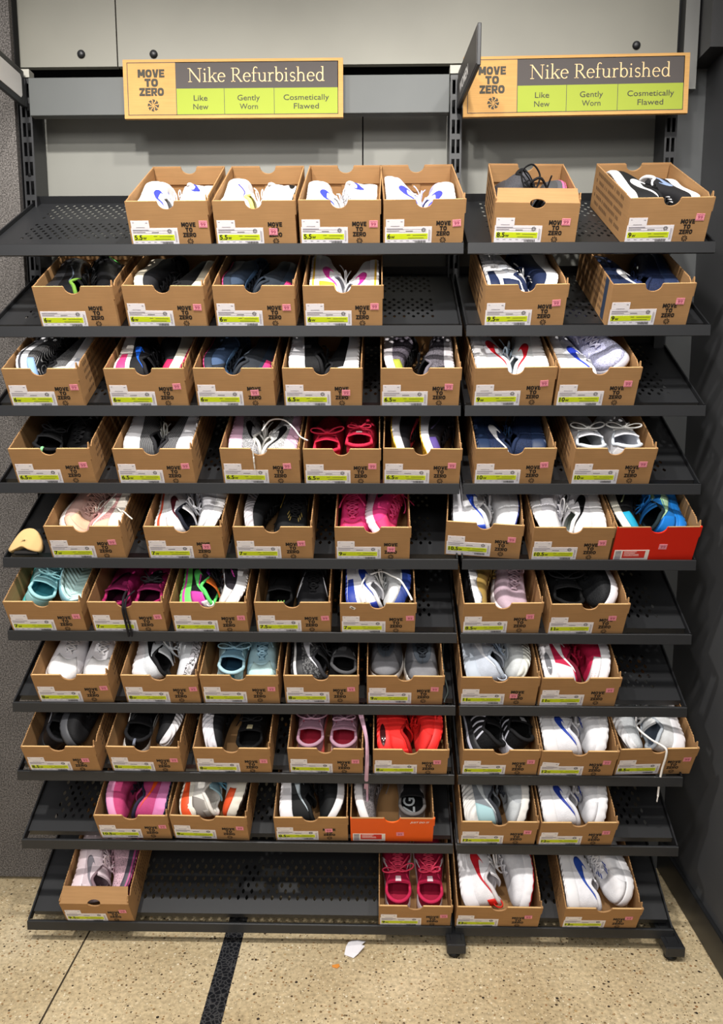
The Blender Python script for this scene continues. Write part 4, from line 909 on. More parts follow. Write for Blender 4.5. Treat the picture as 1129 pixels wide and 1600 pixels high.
P(2, 3, '6.5', 'black sneakers with tall white soles', ('BL', d(look='black sneaker with thick white sole at left', style='chunk', up='#131315', tex='mesh', mid='#f0eff4', teeth=True, lin=BLK, L=.26, foot='l'), d(lift=.010)), ('BR', d(look='black sneaker with open black collar and white sole at right', style='chunk', up='#131315', tex='mesh', mid='#f2f2f4', heel=W1, lin='#0c0c0d', col='#1c1c1f', L=.26, foot='r'), d(roll=-60, lift=.002)), price=(.80, .34))
P(2, 4, '6.5', 'grey melange knit sneakers with lime patch', ('FL', d(look='grey melange sneaker with lime green patch and white sole line', style='free', up='#7c7480', tex='knit2', mid='#ded8dc', toe='#a3ab3e', lac=BLK, tng=BLK, L=.26, foot='r'), d(lift=.012)), ('BR', d(look='grey melange sneaker with white heel strip at right', style='free', up='#716c74', tex='knit2', mid='#c8c4c8', heel='#3c3a40', tab=W1, lac=BLK, tng=BLK, L=.26, foot='r'), d(lift=.008)), price=(.86, .50))
P(2, 5, '9', 'white sneakers with red swooshes and pale blue laces', ('BL', d(look='white sneaker with red swoosh and pale blue laces, sole at left', style='max', up='#f0f0f6', mid=W1, sw='#d3202e', lac='#c6dcec', lin='#dfe6ee', L=.275, foot='l', laces='loose'), d(lift=.010)), ('BR', d(look='white sneaker with red swoosh and mint panel, sole at right', style='max', up='#eef2f2', mid=W1, sw='#d3202e', lac='#c6dcec', lin='#dfe6ee', heel='#e6f2f0', L=.275, foot='r', laces='loose'), d(lift=.012)), price=(.87, .57))
a, b_ = P(2, 6, '10', 'white and lavender sneakers with lavender laces', ('BL', d(look='white sneaker with royal blue swoosh and pale green heel', style='run', up='#e9ebf2', mid=W1, sw='#2d44c4', heel='#e8f0ea', L=.275, foot='l'), d(lift=.008)), ('FU', d(look='lavender sneaker with big lavender lace loops, toe to the right', style='run', up='#c9cae8', tex='mesh', mid='#e8e8f4', lac='#d9d8f0', tng='#b9bbe0', lin='#b5b7dc', L=.275, foot='r', laces='loose'), d(roll=-38, yaw=14, x=.042, lift=.020)), price=(.87, .57))
# --- fourth shelf
P(3, 0, '6.5', 'plain black sneakers, leftmost box', ('BU', d(look='black sneaker with tiny pale green heel tag', style='run', up='#161618', mid='#1c1c1e', loop='#8fdc9a', L=.26, foot='l', lac=BLK), d(x=-.045, roll=18)), ('FU', d(look='plain black sneaker with black laces, toe forward', style='run', up='#141416', mid='#1a1a1c', L=.26, foot='r', lac='#202022', laces='loose'), d(x=.045, roll=-14)), price=(.89, .52))
P(3, 1, '6.5', 'black and white lined sneakers with toothed white soles', ('BL', d(look='black and white lined sneaker with toothed white sole at left', style='chunk', up='#2b2b2e', tex='stripe', mid='#f4f3f6', teeth=True, lac='#ecebe0', L=.26, foot='l', laces='loose'), d(lift=.008, roll=70)), ('BR', d(look='black and white lined sneaker with toothed white sole at right', style='chunk', up='#2b2b2e', tex='stripe', mid='#f1f0f4', teeth=True, lac='#d8d8d6', L=.26, foot='r'), d(lift=.008, roll=-70)), price=(.90, .50))
gp = d(style='run', up='#b9b9bc', tex='knit2', mid='#f0c2dc', sw='#161618', lin='#d4d2cc', lac='#e4e2dc', col='#dedcd6', L=.26, tng='#dedcd6')
a, b_ = P(3, 2, '6.5', 'grey knit sneakers with pink soles and black swooshes', ('BL', d(look='grey knit sneaker with pink sole at left and black swoosh', foot='l', **gp), d(lift=.008)), ('BR', d(look='pale grey knit sneaker with open collar and pink sole at right', foot='r', **dict(gp, up='#d4d4d4', laces='loose')), d(roll=-58, lift=.004)), price=(.84, .50))
dangle(a, 3, 2, [(-.02, .04, .118), (-.012, .018, .121), (-.014, -.002, .117), (-.0145, -.008, .095), (-.014, -.0085, .055)], '#e4e2dc', .0028)
dangle(a, 3, 2, [(-.014, -.0086, .094), (-.0143, -.0088, .078)], '#f4f2ec', .0040)
dangle(b_, 3, 2, [(.0, .07, .125), (.02, .10, .14), (.055, .10, .142), (.085, .07, .135), (.104, .045, .124), (.125, .035, .118)], '#e9e7e0', .0034)
rr_ = d(style='run', up='#d02846', tex='mesh', mid='#d43a50', lin='#a01c38', lac='#d9304e', col='#dc2c4c', tng='#cf2446', insole='#a81c3a', L=.26)
P(3, 3, '6.5', 'crimson running shoes standing heel forward', ('BU', d(look='crimson sneaker with looped red laces', foot='l', laces='loose', **rr_), d(x=-.046)), ('BU', d(look='crimson sneaker with white label on its raised tongue', foot='r', logo='#e9d6d6', **dict(rr_, up='#da2a4a')), d(x=.047, lift=.018)), price=(.90, .50))
P(3, 4, '6.5', 'black multicolour sneakers with white wedge soles', ('FL', d(look='white-soled black sneaker with coral and yellow edge, sole at left', style='run', up='#1a181c', mid='#f2f0f4', out='#f4c53c', eye='#d9495e', L=.26, foot='r'), d(lift=.010, x=-.035)), ('FL', d(look='black and purple sneaker with coral trim and white sole in the middle', style='run', up='#1c1a20', mid='#eeeef4', out='#f0b832', toe='#5a478c', heel='#e04a48', line='#4c4460', L=.26, foot='r'), d(lift=.006, x=.045)), price=(.89, .52))
P(3, 5, '10', 'navy sneakers with white heel line and white pull tab', ('BL', d(look='navy sneaker with white swoosh curve and white pull tab', style='max', up=NAVY, tex='mesh', mid='#20304e', sw=W1, loop='#e6e6ea', lac='#2a4468', lin='#1a2640', L=.275, foot='l', laces='loose'), d(roll=58, x='l')), ('BR', d(look='navy sneaker with white eyelet bars, no white tab', style='max', up='#1d2b4a', tex='mesh', mid='#20304e', dots=W1, lac='#2a4468', L=.275, foot='r'), d(roll=-74, x='r')), price=(.88, .52))
wl = d(style='max', up='#eeeef2', mid=W1, heel=W1, out=BLK, lac='#f4f3ee', lin='#c9ccd2', col='#dfe7f0', tng='#e9eaf0', L=.262)
P(3, 6, '10', 'white sneakers heel forward with black sole edge', ('BU', d(look='white sneaker with crossed white lace ends over a dark opening', foot='l', insole='#55564e', laces='loose', **wl), d(x=-.05, lift=.012)), ('BU', d(look='white sneaker with black zigzag heel sole at the notch', foot='r', panel=BLK, insole='#cfcfd6', laces='loose', **wl), d(x=.05, lift=.014)), price=(.87, .54))
# --- fifth shelf
a, b_ = P(4, 0, '7', 'peach and white sneakers', ('FL', d(look='peach sneaker with pale rounded toe at the notch', style='run', up='#d9b2a6', mid='#f0eae4', toe='#f0c3a8', cap='#f3c7a6', L=.26, foot='r'), d(roll=40, x=-.035, lift=.006)), ('BR', d(look='rose mesh sneaker with peach heel and cream bands', style='run', up='#c08f8c', tex='mesh', mid='#f1e9dc', heel='#efc0aa', eye='#f1ece0', line='#f3efe2', lac='#f1ede2', L=.26, foot='r', sw='#f3efe2'), d(lift=.014, roll=-70)), price=(.86, .50))
dangle(b_, 4, 0, [(.07, .09, .112), (.088, .07, .112), (.099, .06, .118), (.112, .05, .113), (.125, .042, .106)], '#f1ede2', .0026)
P(4, 1, '7', 'white and grey sneakers with dark red and black swooshes', ('BL', d(look='white sneaker with black-edged red swoosh and open black collar', style='max', up='#ecebee', mid='#f4f2f0', stripe='#e8583a', sw='#57202a', heel=W1, lin='#1d1e28', col='#20222e', L=.265, foot='l', lac='#d8d8dc'), d(roll=64, lift=.008)), ('FR', d(look='white sneaker with red swoosh, ribbed white sole at right', style='max', up='#e6e5ea', mid='#f2f1f2', sw='#c0342e', cap='#ececee', L=.265, foot='r', teeth=True), d(roll=-40, x='r', lift=.004)), price=(.78, .36))
P(4, 2, '7', 'black sneakers, one with a gold swoosh', ('FL', d(look='black sneaker with pale ribbed sole facing left', style='run', up='#17181a', mid='#c9c4c8', out='#d8d4d6', midtex='tread', L=.265, foot='r'), d(roll=96, lift=.008)), ('FU', d(look='black sneaker with gold swoosh and black laces, toe forward', style='cup', up='#151618', tex='suede', mid='#1a1a1c', sw='#b8963a', lac=BLK, L=.265, foot='r', dots='#a89050'), d(roll=12, x=.038)), price=(.86, .48))
hp = d(style='run', up='#f23f86', mid='#f03c7c', lac='#f4508e', tng='#e23478', sw=BLK, L=.265, cap='#f5477e')
P(4, 3, '9', 'hot pink sneakers with black swooshes', ('FU', d(look='hot pink sneaker with zigzag pink laces, toe forward', foot='l', **hp), d(x=-.05, roll=-8)), ('FU', d(look='hot pink sneaker with white sole edge turned to the middle', foot='r', **dict(hp, mid='#f2d8e4', laces='loose')), d(x=.045, roll=28)), price=(.75, .30))
a, b_ = P(4, 4, '10.5', 'white sneakers with blue heel pull tab', ('BL', d(look='white sneaker with long blue swoosh and blue pull tab', style='max', up='#f1f1f4', mid='#ededf2', sw='#2a49b4', tab='#2747b0', loop='#2747b0', out='#222226', L=.285, foot='l'), d(roll=58, lift=.008)), ('FR', d(look='white sneaker with dark blue outsole at right', style='max', up='#f2f2f4', mid='#ececf0', out='#2a3a8c', panel='#2c3f9a', L=.285, foot='l'), d(roll=-62, x=.045)), price=(.87, .54))
P(4, 5, '10.5', 'white sneakers with one black swoosh and white laces', ('FL', d(look='plain white sneaker, toe forward at left', style='max', up='#eceaf0', mid=W1, cap='#f2f1f4', L=.285, foot='r'), d(roll=36, x='l', lift=.004)), ('BR', d(look='white sneaker with black swoosh and open white collar', style='max', up='#f0eef2', mid=W1, sw='#151518', lin='#cfd8d0', col='#f0f0ee', lac='#f4f3f2', insole='#8fa08c', heel=W1, L=.285, foot='r', laces='loose'), d(roll=-48, x='r', lift=.008)), price=(.88, .52))
P(4, 6, '10', 'teal, blue and black sneakers', ('FL', d(look='black and white sneaker with teal tip, wavy white sole at left', style='run', up='#1a1b1c', mid='#e9e4d4', toe='#23a0c4', line='#ccd8a4', sw='#ccd8a4', out='#1c1c1e', L=.28, foot='r'), d(roll=74, lift=.006)), ('BR', d(look='bright blue sneaker with pale green side and black opening', style='run', up='#1f6fb8', mid='#1673c4', heel='#1d7ad0', eye='#a8cf9a', line='#9fd4a0', lin='#10181c', col='#1a2a30', panel='#1577cc', L=.28, foot='r', sw='#b4d8b0'), d(roll=-62, lift=.006)), variant='red', price=(.60, .38))
# --- sixth shelf
aq = d(style='run', up='#a9dde0', mid='#5fcfcb', lac='#9fd6dc', lin='#4aa0ac', col='#a4dade', L=.26, tng='#98d0d6')
P(5, 0, '7', 'aqua sneakers, one with sole up', ('BL', d(look='aqua sneaker with open collar, heel forward', foot='l', heel='#aee3e3', **aq), d(roll=30, x=-.048, lift=.010)), ('FL', d(look='pale aqua sneaker turned over, patterned sole up', foot='l', **dict(aq, out='#c9efec', mid='#9fd4e2')), d(roll=-148, x=.045, y0=.03)), price=(.91, .50))
mg = d(style='free', up='#9c1f5c', mid='#8d1a50', lin='#330a20', col='#a8235f', loop='#f05a9a', lac=BLK, tng='#7c174a', insole='#4a0f2e', L=.26, textcol='#b82a68')
a, b_ = P(5, 1, '7', 'dark magenta sneakers with pink heel loops', ('BU', d(look='magenta sneaker with lettered insole and pink heel loop', foot='l', text='RI', laces='none', **mg), d(x=-.048)), ('BU', d(look='magenta sneaker with black lace and pink heel loop, empty opening', foot='r', **mg), d(x=.048)), price=(.91, .50))
dangle(a, 5, 1, [(-.01, .06, .10), (-.006, .02, .112), (-.004, -.001, .101), (-.005, -.007, .085), (-.005, -.0085, .04), (-.004, -.012, -.002), (-.0045, -.012, -.03)], '#1c1a1e', .0034)
dangle(b_, 5, 1, [(.012, .06, .10), (.004, .02, .112), (.002, -.001, .101), (.002, -.007, .085), (.004, -.0085, .03), (.004, -.012, -.004)], '#1c1a1e', .0030)
P(5, 2, '7', 'black sneakers with magenta, green and orange trim', ('BL', d(look='black sneaker with green and magenta trim and white heel tab', style='run', up='#1b1b1e', mid='#74e26a', stripe='#d64cb0', line='#e04cb0', heel='#d64cb0', col='#66e070', tab='#ece8ea', eye='#8a3fa0', tng='#e0702a', loop='#f0ecec', L=.26, foot='l', sw='#66e070'), d(roll=52, lift=.012)), ('FR', d(look='black sneaker with white padded toe and grey side', style='chunk', up='#2a262c', mid='#eceaea', cap='#efedec', line='#d64cb0', tng='#e0702a', eye='#c9c7cc', L=.26, foot='r'), d(roll=-48, x='r', lift=.006)), price=(.92, .48))
P(5, 3, '7.5', 'black sneakers, one with green insole lettering', ('BU', d(look='black sneaker with green letters on its insole', style='free', up='#121214', tex='mesh', mid='#101012', lin='#0a0a0b', text='FE', laces='none', L=.26, foot='l'), d(x=-.045)), ('FU', d(look='black sneaker with tiny white swoosh, toe forward', style='free', up='#1d1d20', tex='suede', mid='#141416', sw='#dadade', swu=(.60, .70), medsw=True, L=.265, foot='r', lac=BLK), d(x=.045)), price=(.93, .46))
a, b_ = P(5, 4, '7', 'white sneakers with royal blue soles and heel tab', ('BL', d(look='white sneaker with blue swoosh and blue heel tab', style='max', up='#efeff3', mid='#e8e8ee', panel='#243c9c', out='#243c9c', sw='#26409f', heel=W1, tab='#2a3c9e', lac='#f4f2ee', L=.265, foot='l', laces='loose'), d(roll=60, lift=.014)), ('FR', d(look='pale grey sneaker with blue sole at right', style='max', up='#dfe1e2', mid='#27408f', out='#27408f', cap='#eeeeee', L=.265, foot='l'), d(roll=-70, lift=.008)), price=(.93, .50))
dangle(a, 5, 4, [(-.03, .10, .125), (-.043, .06, .128), (-.042, .03, .124), (-.038, .012, .118), (-.034, .002, .116)], '#f4f2ee', .0032)
dangle(a, 5, 4, [(-.02, .10, .128), (.01, .105, .135), (.035, .09, .134), (.06, .075, .130), (.075, .05, .124), (.088, .022, .117), (.091, .012, .115)], '#f4f2ee', .0032)
P(5, 5, '8.5', 'mauve and gold sneakers', ('FL', d(look='white-soled sneaker with black zigzag tread facing left', style='run', up='#a88a4a', tex='suede', mid='#eeecec', out='#17171a', teeth=True, wave=True, L=.27, foot='r'), d(roll=100, lift=.006)), ('FU', d(look='pale mauve sneaker with mauve laces, toe forward', style='run', up='#c7aebb', mid='#efe8ea', lac='#c9aebb', tng='#bfa4b2', L=.27, foot='r'), d(roll=14, x=.042, yaw=-3)), price=(.86, .54))
P(5, 6, '11', 'black suede sneakers with white sole', ('BU', d(look='black sneaker with open black collar and loose black lace', style='cup', up='#1b1b1d', tex='suede', mid='#1b1b1d', lin='#101011', lac='#222225', L=.285, foot='l', laces='loose'), d(roll=14, x=-.044)), ('FR', d(look='black sneaker with white sole at right, toe forward', style='cup', up='#1e1f21', tex='mesh', mid='#eeeaee', L=.285, foot='r', lac=BLK), d(roll=-58, lift=.006)), price=(.82, .52))
# --- seventh shelf
wt = d(style='cup', up='#ece9ec', tex=None, mid='#f2f0f1', sw='#18181a', lac='#f2f0f2', cap='#f2f0f0', L=.275, tng='#e4e2e6')
P(6, 0, '8', 'plain white sneakers toe forward with black swooshes', ('FU', d(look='white sneaker with flat white laces, toe forward at left', foot='l', laces='plain', **wt), d(x=-.048, roll=8, lift=.010)), ('FU', d(look='white sneaker with tied white laces, toe forward at right', foot='r', **wt), d(x=.052, roll=10, lift=.014)), price=(.92, .50))
P(6, 1, '8', 'white sneakers, one with black wavy camouflage', ('BL', d(look='silvery white sneaker with slim black swoosh and black collar', style='run', up='#e4e8ec', mid='#ece9ec', teeth=True, wave=True, sw='#17171a', lin='#121214', col='#1a1a1c', eye='#c2c8d0', L=.265, foot='l', laces='loose'), d(roll=62, lift=.012)), ('FR', d(look='white sneaker with black wavy camouflage sole', style='run', up='#dfe2e6', mid='#e8e4ea', midtex='camo', panel=None, sw='#151518', eye='#e8e8e8', L=.265, foot='l'), d(roll=-84, lift=.010)), price=(.93, .50))
lb = d(style='run', up='#b4d8e2', mid='#d8eef2', lac='#a8d0e2', lin='#22465c', col='#b8dce6', tng='#8fbcd2', L=.265)
P(6, 2, '8', 'pale blue sneakers', ('BU', d(look='pale blue sneaker with navy opening, heel forward', foot='l', tab='#3a7f98', laces='loose', **lb), d(x=-.043, roll=10)), ('FU', d(look='pale blue sneaker with looping laces, toe forward', foot='r', cap='#c9eaea', **lb), d(x=.050, roll=-6)), price=(.91, .50))
P(6, 3, '8', 'black and grey patterned sneakers', ('BL', d(look='grey speckled black sneaker with white swoosh and white sole bits', style='run', up='#38383a', tex='darkcamo', mid='#2a2a2c', stripe='#ecebea', sw='#e6e6ec', lin='#101012', col='#3c3c40', L=.265, foot='l'), d(roll=62, lift=.010)), ('BU', d(look='black sneaker with padded grey collar, heel forward', style='run', up='#1e1e20', mid='#18181a', col='#58585a', lin='#0d0d0e', tng='#4c4c4e', L=.265, foot='r', laces='none'), d(x=.050)), price=(.90, .50))
dg = d(style='run', up='#5a5a5e', tex='suede', mid='#d9d4d0', out='#4a4a4c', eye='#454c55', cap='#828286', lac='#30353c', tng='#2c333c', L=.275)
P(6, 4, '9', 'dark grey sneakers toe forward with silver toe caps', ('FU', d(look='dark grey sneaker with light toe cap at left, toe forward', foot='l', **dg), d(x=-.049, lift=.014)), ('FU', d(look='dark grey sneaker with white sole edge at far right', foot='r', **dict(dg, mid='#efeae2')), d(x=.049, lift=.014)), price=(.89, .52))
P(6, 5, '11', 'pale blue-grey and off-white sneakers', ('BL', d(look='blue-grey sneaker with white swoosh and pale pull tab', style='run', up='#c3cad6', mid='#b9c2ce', sw='#eceef4', lac='#b8c8de', lin='#33343e', loop='#c9d0dc', col='#bcc6d4', L=.285, foot='l', laces='loose'), d(roll=36, x='l', lift=.008)), ('FR', d(look='off-white ribbed sneaker, toe forward with creamy edge', style='free', up='#d8dcdc', tex='stripe' if 0 else 'knit', mid='#e6e8de', out='#dfe2dc', eye='#c6ccd2', midtex='tread', L=.285, foot='r'), d(roll=-58, lift=.008)), price=(.70, .30))
P(6, 6, '11', 'crimson and white sneakers', ('BL', d(look='crimson sneaker with white heel panel, air window and white swoosh', style='max', up='#c01f48', mid='#f2eff2', air='#77777c', heel='#f0eef2', sw='#f4f2f4', lin='#701028', L=.285, foot='l'), d(lift=.010)), ('FR', d(look='crimson sneaker with white sole and plain crimson toe', style='max', up='#bb1c46', mid='#f2eff2', cap='#c4224c', toe='#f0eef0', L=.285, foot='l'), d(lift=.008)), price=(.89, .55))
# --- eighth shelf
P(7, 0, '8.5', 'glossy black sneakers heel forward', ('BL', d(look='glossy black sneaker with gaping collar and silver-white stripes', style='run', up='#1a1a1c', tex=None, rough=.3, mid='#161618', lin='#0a0a0b', col='#1c1c20', line='#c8c8d0', L=.265, foot='l'), d(roll=34, x=-.048, lift=.012)), ('FR', d(look='black sneaker with charcoal sole edge turned left', style='run', up='#161618', mid='#4b4c50', out='#2c2c2e', L=.265, foot='l'), d(roll=58, x=.045, lift=.004)), price=(.83, .45))
P(7, 1, '8', 'black sneakers with a white line and frosted sole', ('BU', d(look='black sneaker with wide opening, grey pull tab and white curve', style='run', up='#161618', mid='#ecebe8', lin='#0c0c0e', col='#1b1b1e', loop='#7e8494', line='#ecebe8', L=.265, foot='l', laces='none'), d(x=-.043, roll=14, lift=.012)), ('FR', d(look='black sneaker with frosted white sole at right', style='run', up='#1a1a1c', mid='#eae6e8', midtex='tread', L=.265, foot='r', lac=BLK), d(roll=-66, lift=.006)), price=(.90, .48))
P(7, 2, '8', 'black sneakers with textured white wedge sole', ('FL', d(look='black sneaker with wide textured white sole facing left', style='chunk', up='#161618', mid='#f0eef4', out='#f0eef2', midtex='tread', L=.265, foot='r'), d(roll=98, lift=.010)), ('BU', d(look='black sneaker with white heel strip and cream tongue label', style='free', up='#131315', mid='#131315', lin='#0b0b0c', tab='#e9e7ea', logo='#c9bd98', lac=BLK, L=.265, foot='r'), d(x=.042)), price=(.91, .48))
mv = d(style='run', up='#b98fa2', mid='#e9746e', panel='#ec6a62', lin='#b8324a', insole='#b02c42', lac='#c39bae', col='#bd93a6', tab='#6c4a66', tng='#b58b9e', line='#3a2830', L=.27)
a, b_ = P(7, 3, '9', 'dusty mauve sneakers with red lining, heel forward', ('BU', d(look='mauve sneaker with red lining and folded lace loop at left', foot='l', laces='loose', **mv), d(x=-.050)), ('BU', d(look='mauve sneaker with red lining and laces hanging over the rim', foot='r', **dict(mv, mid='#efe4cc')), d(x=.050)), price=(.90, .50))
dangle(b_, 7, 3, [(.045, .13, .125), (.06, .16, .135), (.08, .14, .132), (.098, .09, .122), (.112, .04, .108), (.1135, .012, .09), (.1135, -.004, .06), (.1115, -.0135, -.002), (.110, -.018, -.04)], '#c39bae', .0042, .5)
dangle(b_, 7, 3, [(.06, .12, .125), (.09, .13, .132), (.108, .07, .118), (.1155, .03, .10), (.117, -.004, .06), (.1155, -.014, -.004), (.1155, -.02, -.06), (.116, -.035, -.105)], '#cfa9ba', .0036, .5)
rd = d(style='max', up='#ee2a26', tex='suede', mid='#f02e2a', lac='#e02824', lin='#b01a18', tng='#e02824', L=.27)
P(7, 4, '8', 'bright red sneakers', ('BL', d(look='bright red sneaker with black air window at left', foot='l', air='#3a1416', heel='#f23430', tab='#f23430', **rd), d(lift=.010)), ('FR', d(look='bright red sneaker with plain red toe forward', foot='l', cap='#f2332f', **rd), d(roll=-62, lift=.010)), price=(.86, .50))
bs = d(style='run', up='#161618', tex='mesh', mid='#232326', stripe='#b9b9c6', lin='#0c0c0d', col='#1a1a1c', lac='#1b1b1d', bars='#d8d8e4', L=.27)
P(7, 5, '5', 'black sneakers with grey-white striped sides', ('BU', d(look='black sneaker with striped grey side, loose black laces, at left', foot='l', laces='loose', **bs), d(x=-.048, roll=22, lift=.004)), ('BU', d(look='black sneaker with striped white sole side in the middle', foot='r', logo='#c8c8cc', **dict(bs, mid='#cdcdd6')), d(x=.048, roll=24, lift=.004)), price=(.90, .53))
ww = d(style='max', up='#f0f0f4', mid='#f3f2f4', lac='#eceaea', L=.292, swu=(.01, .37), lin='#e4e4ea')
P(7, 6, '12', 'white sneakers with blue swoosh and tilted label sticker', ('BL', d(look='white sneaker with big blue swoosh, eighth shelf pair', foot='l', sw='#2743a6', laces='loose', **ww), d(lift=.012)), ('FR', d(look='white sneaker with blue eyelet bars and ribbed toe sole', foot='l', dots='#2743a6', teeth=True, **ww), d(lift=.012)), price=(.88, .55), rot_st=.10)
a, b_ = P(7, 7, '8.5', 'white and silver sneakers with a long lace hanging out', ('FL', d(look='silver-white sneaker with ribbed sole, toe forward', style='run', up='#d9dde0', mid='#eeeef0', midtex='tread', eye='#c2cacf', L=.275, foot='r'), d(roll=44, x='l', lift=.006)), ('BR', d(look='white sneaker with grey collar and scalloped black eyelets', style='run', up='#e9ebec', mid='#f0eef2', col='#b4bcc4', lin='#7c8898', eye='#e8e8e6', dots='#3c3c40', lac='#f4f2f0', L=.275, foot='r', laces='loose'), d(roll=-46, x='r', lift=.010)), price=(.90, .55))
dangle(b_, 7, 7, [(-.03, .12, .12), (-.045, .07, .122), (-.02, .03, .120), (.005, .012, .116), (.016, -.002, .114), (.018, -.009, .09), (.0185, -.011, .04), (.0185, -.020, -.01), (.0185, -.036, -.055)], '#f2f0ee', .0030)
dangle(b_, 7, 7, [(.0185, -.0345, -.050), (.0185, -.040, -.072)], '#f6f4f2', .0026)
# --- ninth shelf
P(8, 0, '10.5', 'magenta sneakers, one with an orange swoosh', ('FL', d(look='magenta sneaker with pale pink sole at left, toe forward', style='run', up='#d0487e', mid='#e99cc4', out='#2a2440', lin='#7a1f48', lac='#2a2030', L=.275, foot='r'), d(lift=.004)), ('BR', d(look='magenta sneaker with orange swoosh, lilac midsole and navy tread', style='run', up='#c2487e', mid='#df86bc', out='#1f2440', sw='#f25a22', swu=(.05, .62), swv=(.02, .66), teeth=True, L=.275, foot='r', lac='#2a2030', lin='#2c2a40'), d(lift=.008)), price=(.91, .50))
a, b_ = P(8, 1, '9', 'cream and grey sneakers with orange flames and blue laces', ('BL', d(look='cream sneaker with grey heel and orange flame shapes', style='chunk', up='#ece8e0', mid='#efe9da', wave=True, heel='#98928c', panel='#e8562a', tab='#98928c', eye='#9ed0e2', tng='#a9d6e6', lac='#7fb8d0', dots=BLK, L=.28, foot='l', laces='loose'), d(roll=62, lift=.010)), ('FR', d(look='cream sneaker with dark brown spotted sole at right', style='chunk', up='#e6e1d8', mid='#ece6d6', out='#3a2e28', teeth=True, line='#e8562a', panel='#4a3a30', toe='#e8582c', eye='#9ed0e2', lac='#7fb8d0', L=.28, foot='l'), d(lift=.008)), price=(.90, .50))
P(8, 2, '8.5', 'black sneakers with grey swoosh and white soles', ('BL', d(look='black sneaker with pale grey swoosh and white sole at left', style='run', up='#1f2021', tex='suede', mid='#efedf0', sw='#a9b4ba', L=.275, foot='l'), d(lift=.006)), ('FL', d(look='black sneaker with glittery dark outsole and slanted white sole', style='run', up='#1c1d1e', tex='suede', mid='#f0ecec', out='#4a4644', L=.275, foot='r'), d(roll=-68, x='r', lift=.004)), price=(.74, .42))
P(8, 3, '9', 'grey knit sneaker and a black lettered one', ('FL', d(look='grey cable knit sneaker with white sole at left', style='run', up='#8d8688', tex='knit2', mid='#f2eeee', lac='#7a7476', L=.275, foot='r'), d(lift=.004)), ('BU', d(look='grey sneaker with broad black insole lettered in silver', style='run', up='#85807f', mid='#a09a98', lin='#17171a', col='#6c6867', insole='#141416', text='ZG', textcol='#c9ced0', tsz=.040, laces='none', tng='#1a1a1c', L=.275, foot='r'), d(x=.062)), variant='orange', price=(.60, .28))
P(8, 4, '12', 'white, grey and light teal sneakers', ('BL', d(look='grey and teal sneaker with silver swoosh and textured white sole', style='run', up='#83888e', mid='#e6e4e0', midtex='tread', heel='#a9cdd2', sw='#c4cacc', lin='#3c3e44', L=.292, foot='l'), d(lift=.010)), ('FR', d(look='light grey sneaker with dark grey tread at right', style='run', up='#b4b8bc', mid='#e9e6e0', out='#5a5856', teeth=True, cap='#c6cacc', lac='#3c4048', L=.292, foot='l'), d(lift=.008)), price=(.88, .55))
P(8, 5, '12', 'white sneakers with blue swoosh and straight sticker', ('BL', d(look='white sneaker with big blue swoosh, ninth shelf pair', foot='l', sw='#2a3f9c', **ww), d(lift=.012)), ('FR', d(look='white sneaker with small blue lace marks, rounded toe forward', foot='l', dots='#2743a6', teeth=True, cap='#eeeef2', **ww), d(lift=.012)), price=(.88, .55))
# --- bottom shelf
P(9, 0, '9.5', 'pale pink and grey sneakers, folded box front', ('BL', d(look='pale pink sneaker with grey stitches and round opening', style='run', up='#e9d6dc', mid='#f2dfe4', heel='#ecdce0', lin='#8c747c', eye='#d8c4cc', sw='#8d8890', L=.265, foot='l', laces='loose'), d(roll=56, lift=.010)), ('FR', d(look='pink honeycomb sneaker with dark grey and magenta sole', style='run', up='#d9b2be', tex='mesh', mid='#4c4852', out='#a83a72', stripe='#c05a92', L=.265, foot='l', tng='#e6d4da'), d(roll=-66, lift=.010)), variant='rolled', price=(.88, .52))
cr = d(style='run', up='#b81c46', mid='#f0e4ea', lin='#a81a3c', col='#d02a56', lac='#f2486a', tng='#b01a42', insole='#a01a3a', tab='#8e1636', sw='#f4eef2', swu=(.52, .66), L=.265)
P(9, 1, '9', 'crimson running shoes with bright pink bows', ('BU', d(look='crimson sneaker with long looping pink bow at left', foot='l', laces='loose', logo='#f0d8e0', **cr), d(x=-.049)), ('BU', d(look='crimson sneaker with short pink bow and white heel letters', foot='r', logo='#f0d8e0', **cr), d(x=.049)), price=(.90, .50))
P(9, 2, '13', 'large white sneakers with red swoosh and red heel tab', ('BL', d(look='white sneaker with red swoosh and red heel tab', style='max', up='#f2f0f3', mid='#f3f1f4', sw='#c3202c', tab='#d8281e', loop='#d8281e', lac='#f4f2f2', lin='#ded8da', L=.30, foot='l', laces='loose'), d(roll=68, lift=.012)), ('FR', d(look='white sneaker with thin red outsole line and ribbed sole', style='max', up='#efeef2', mid='#f3f1f4', out='#b8242c', teeth=True, L=.30, foot='l'), d(lift=.012)), price=(.86, .52))
P(9, 3, '13', 'large white sneakers, one toe poking forward', ('BL', d(look='white sneaker with blue swoosh standing on its side', style='max', up='#f1f0f4', mid='#f3f2f4', sw='#2a4ba6', L=.29, foot='l'), d(lift=.010)), ('FU', d(look='plain white sneaker with rounded toe pointing forward', style='max', up='#f2f1f4', mid='#f4f2f4', cap='#f1f0f3', dots='#3a4f9c', L=.285, foot='r'), d(roll=-52, yaw=7, x=.052, y0=.010, lift=.014)), price=(.86, .52))

# ------------------------------------------------------------------ loose things
# blue tape on the side of a second-shelf box
Mb, W_, Lb = BOXM[(1, 5)]
b = MB(); b.box(-W_/2-.0010, -W_/2-.0002, .035, .06, .004, .112); bx = [o for o in bpy.data.objects if o.name.startswith('shoe_box') and (o.location-Mb.to_translation()).length < 1e-4][0]
tag(b.build('tape', mat('slate blue tape', '#39465c', .35), bx), 'strip of slate blue tape')
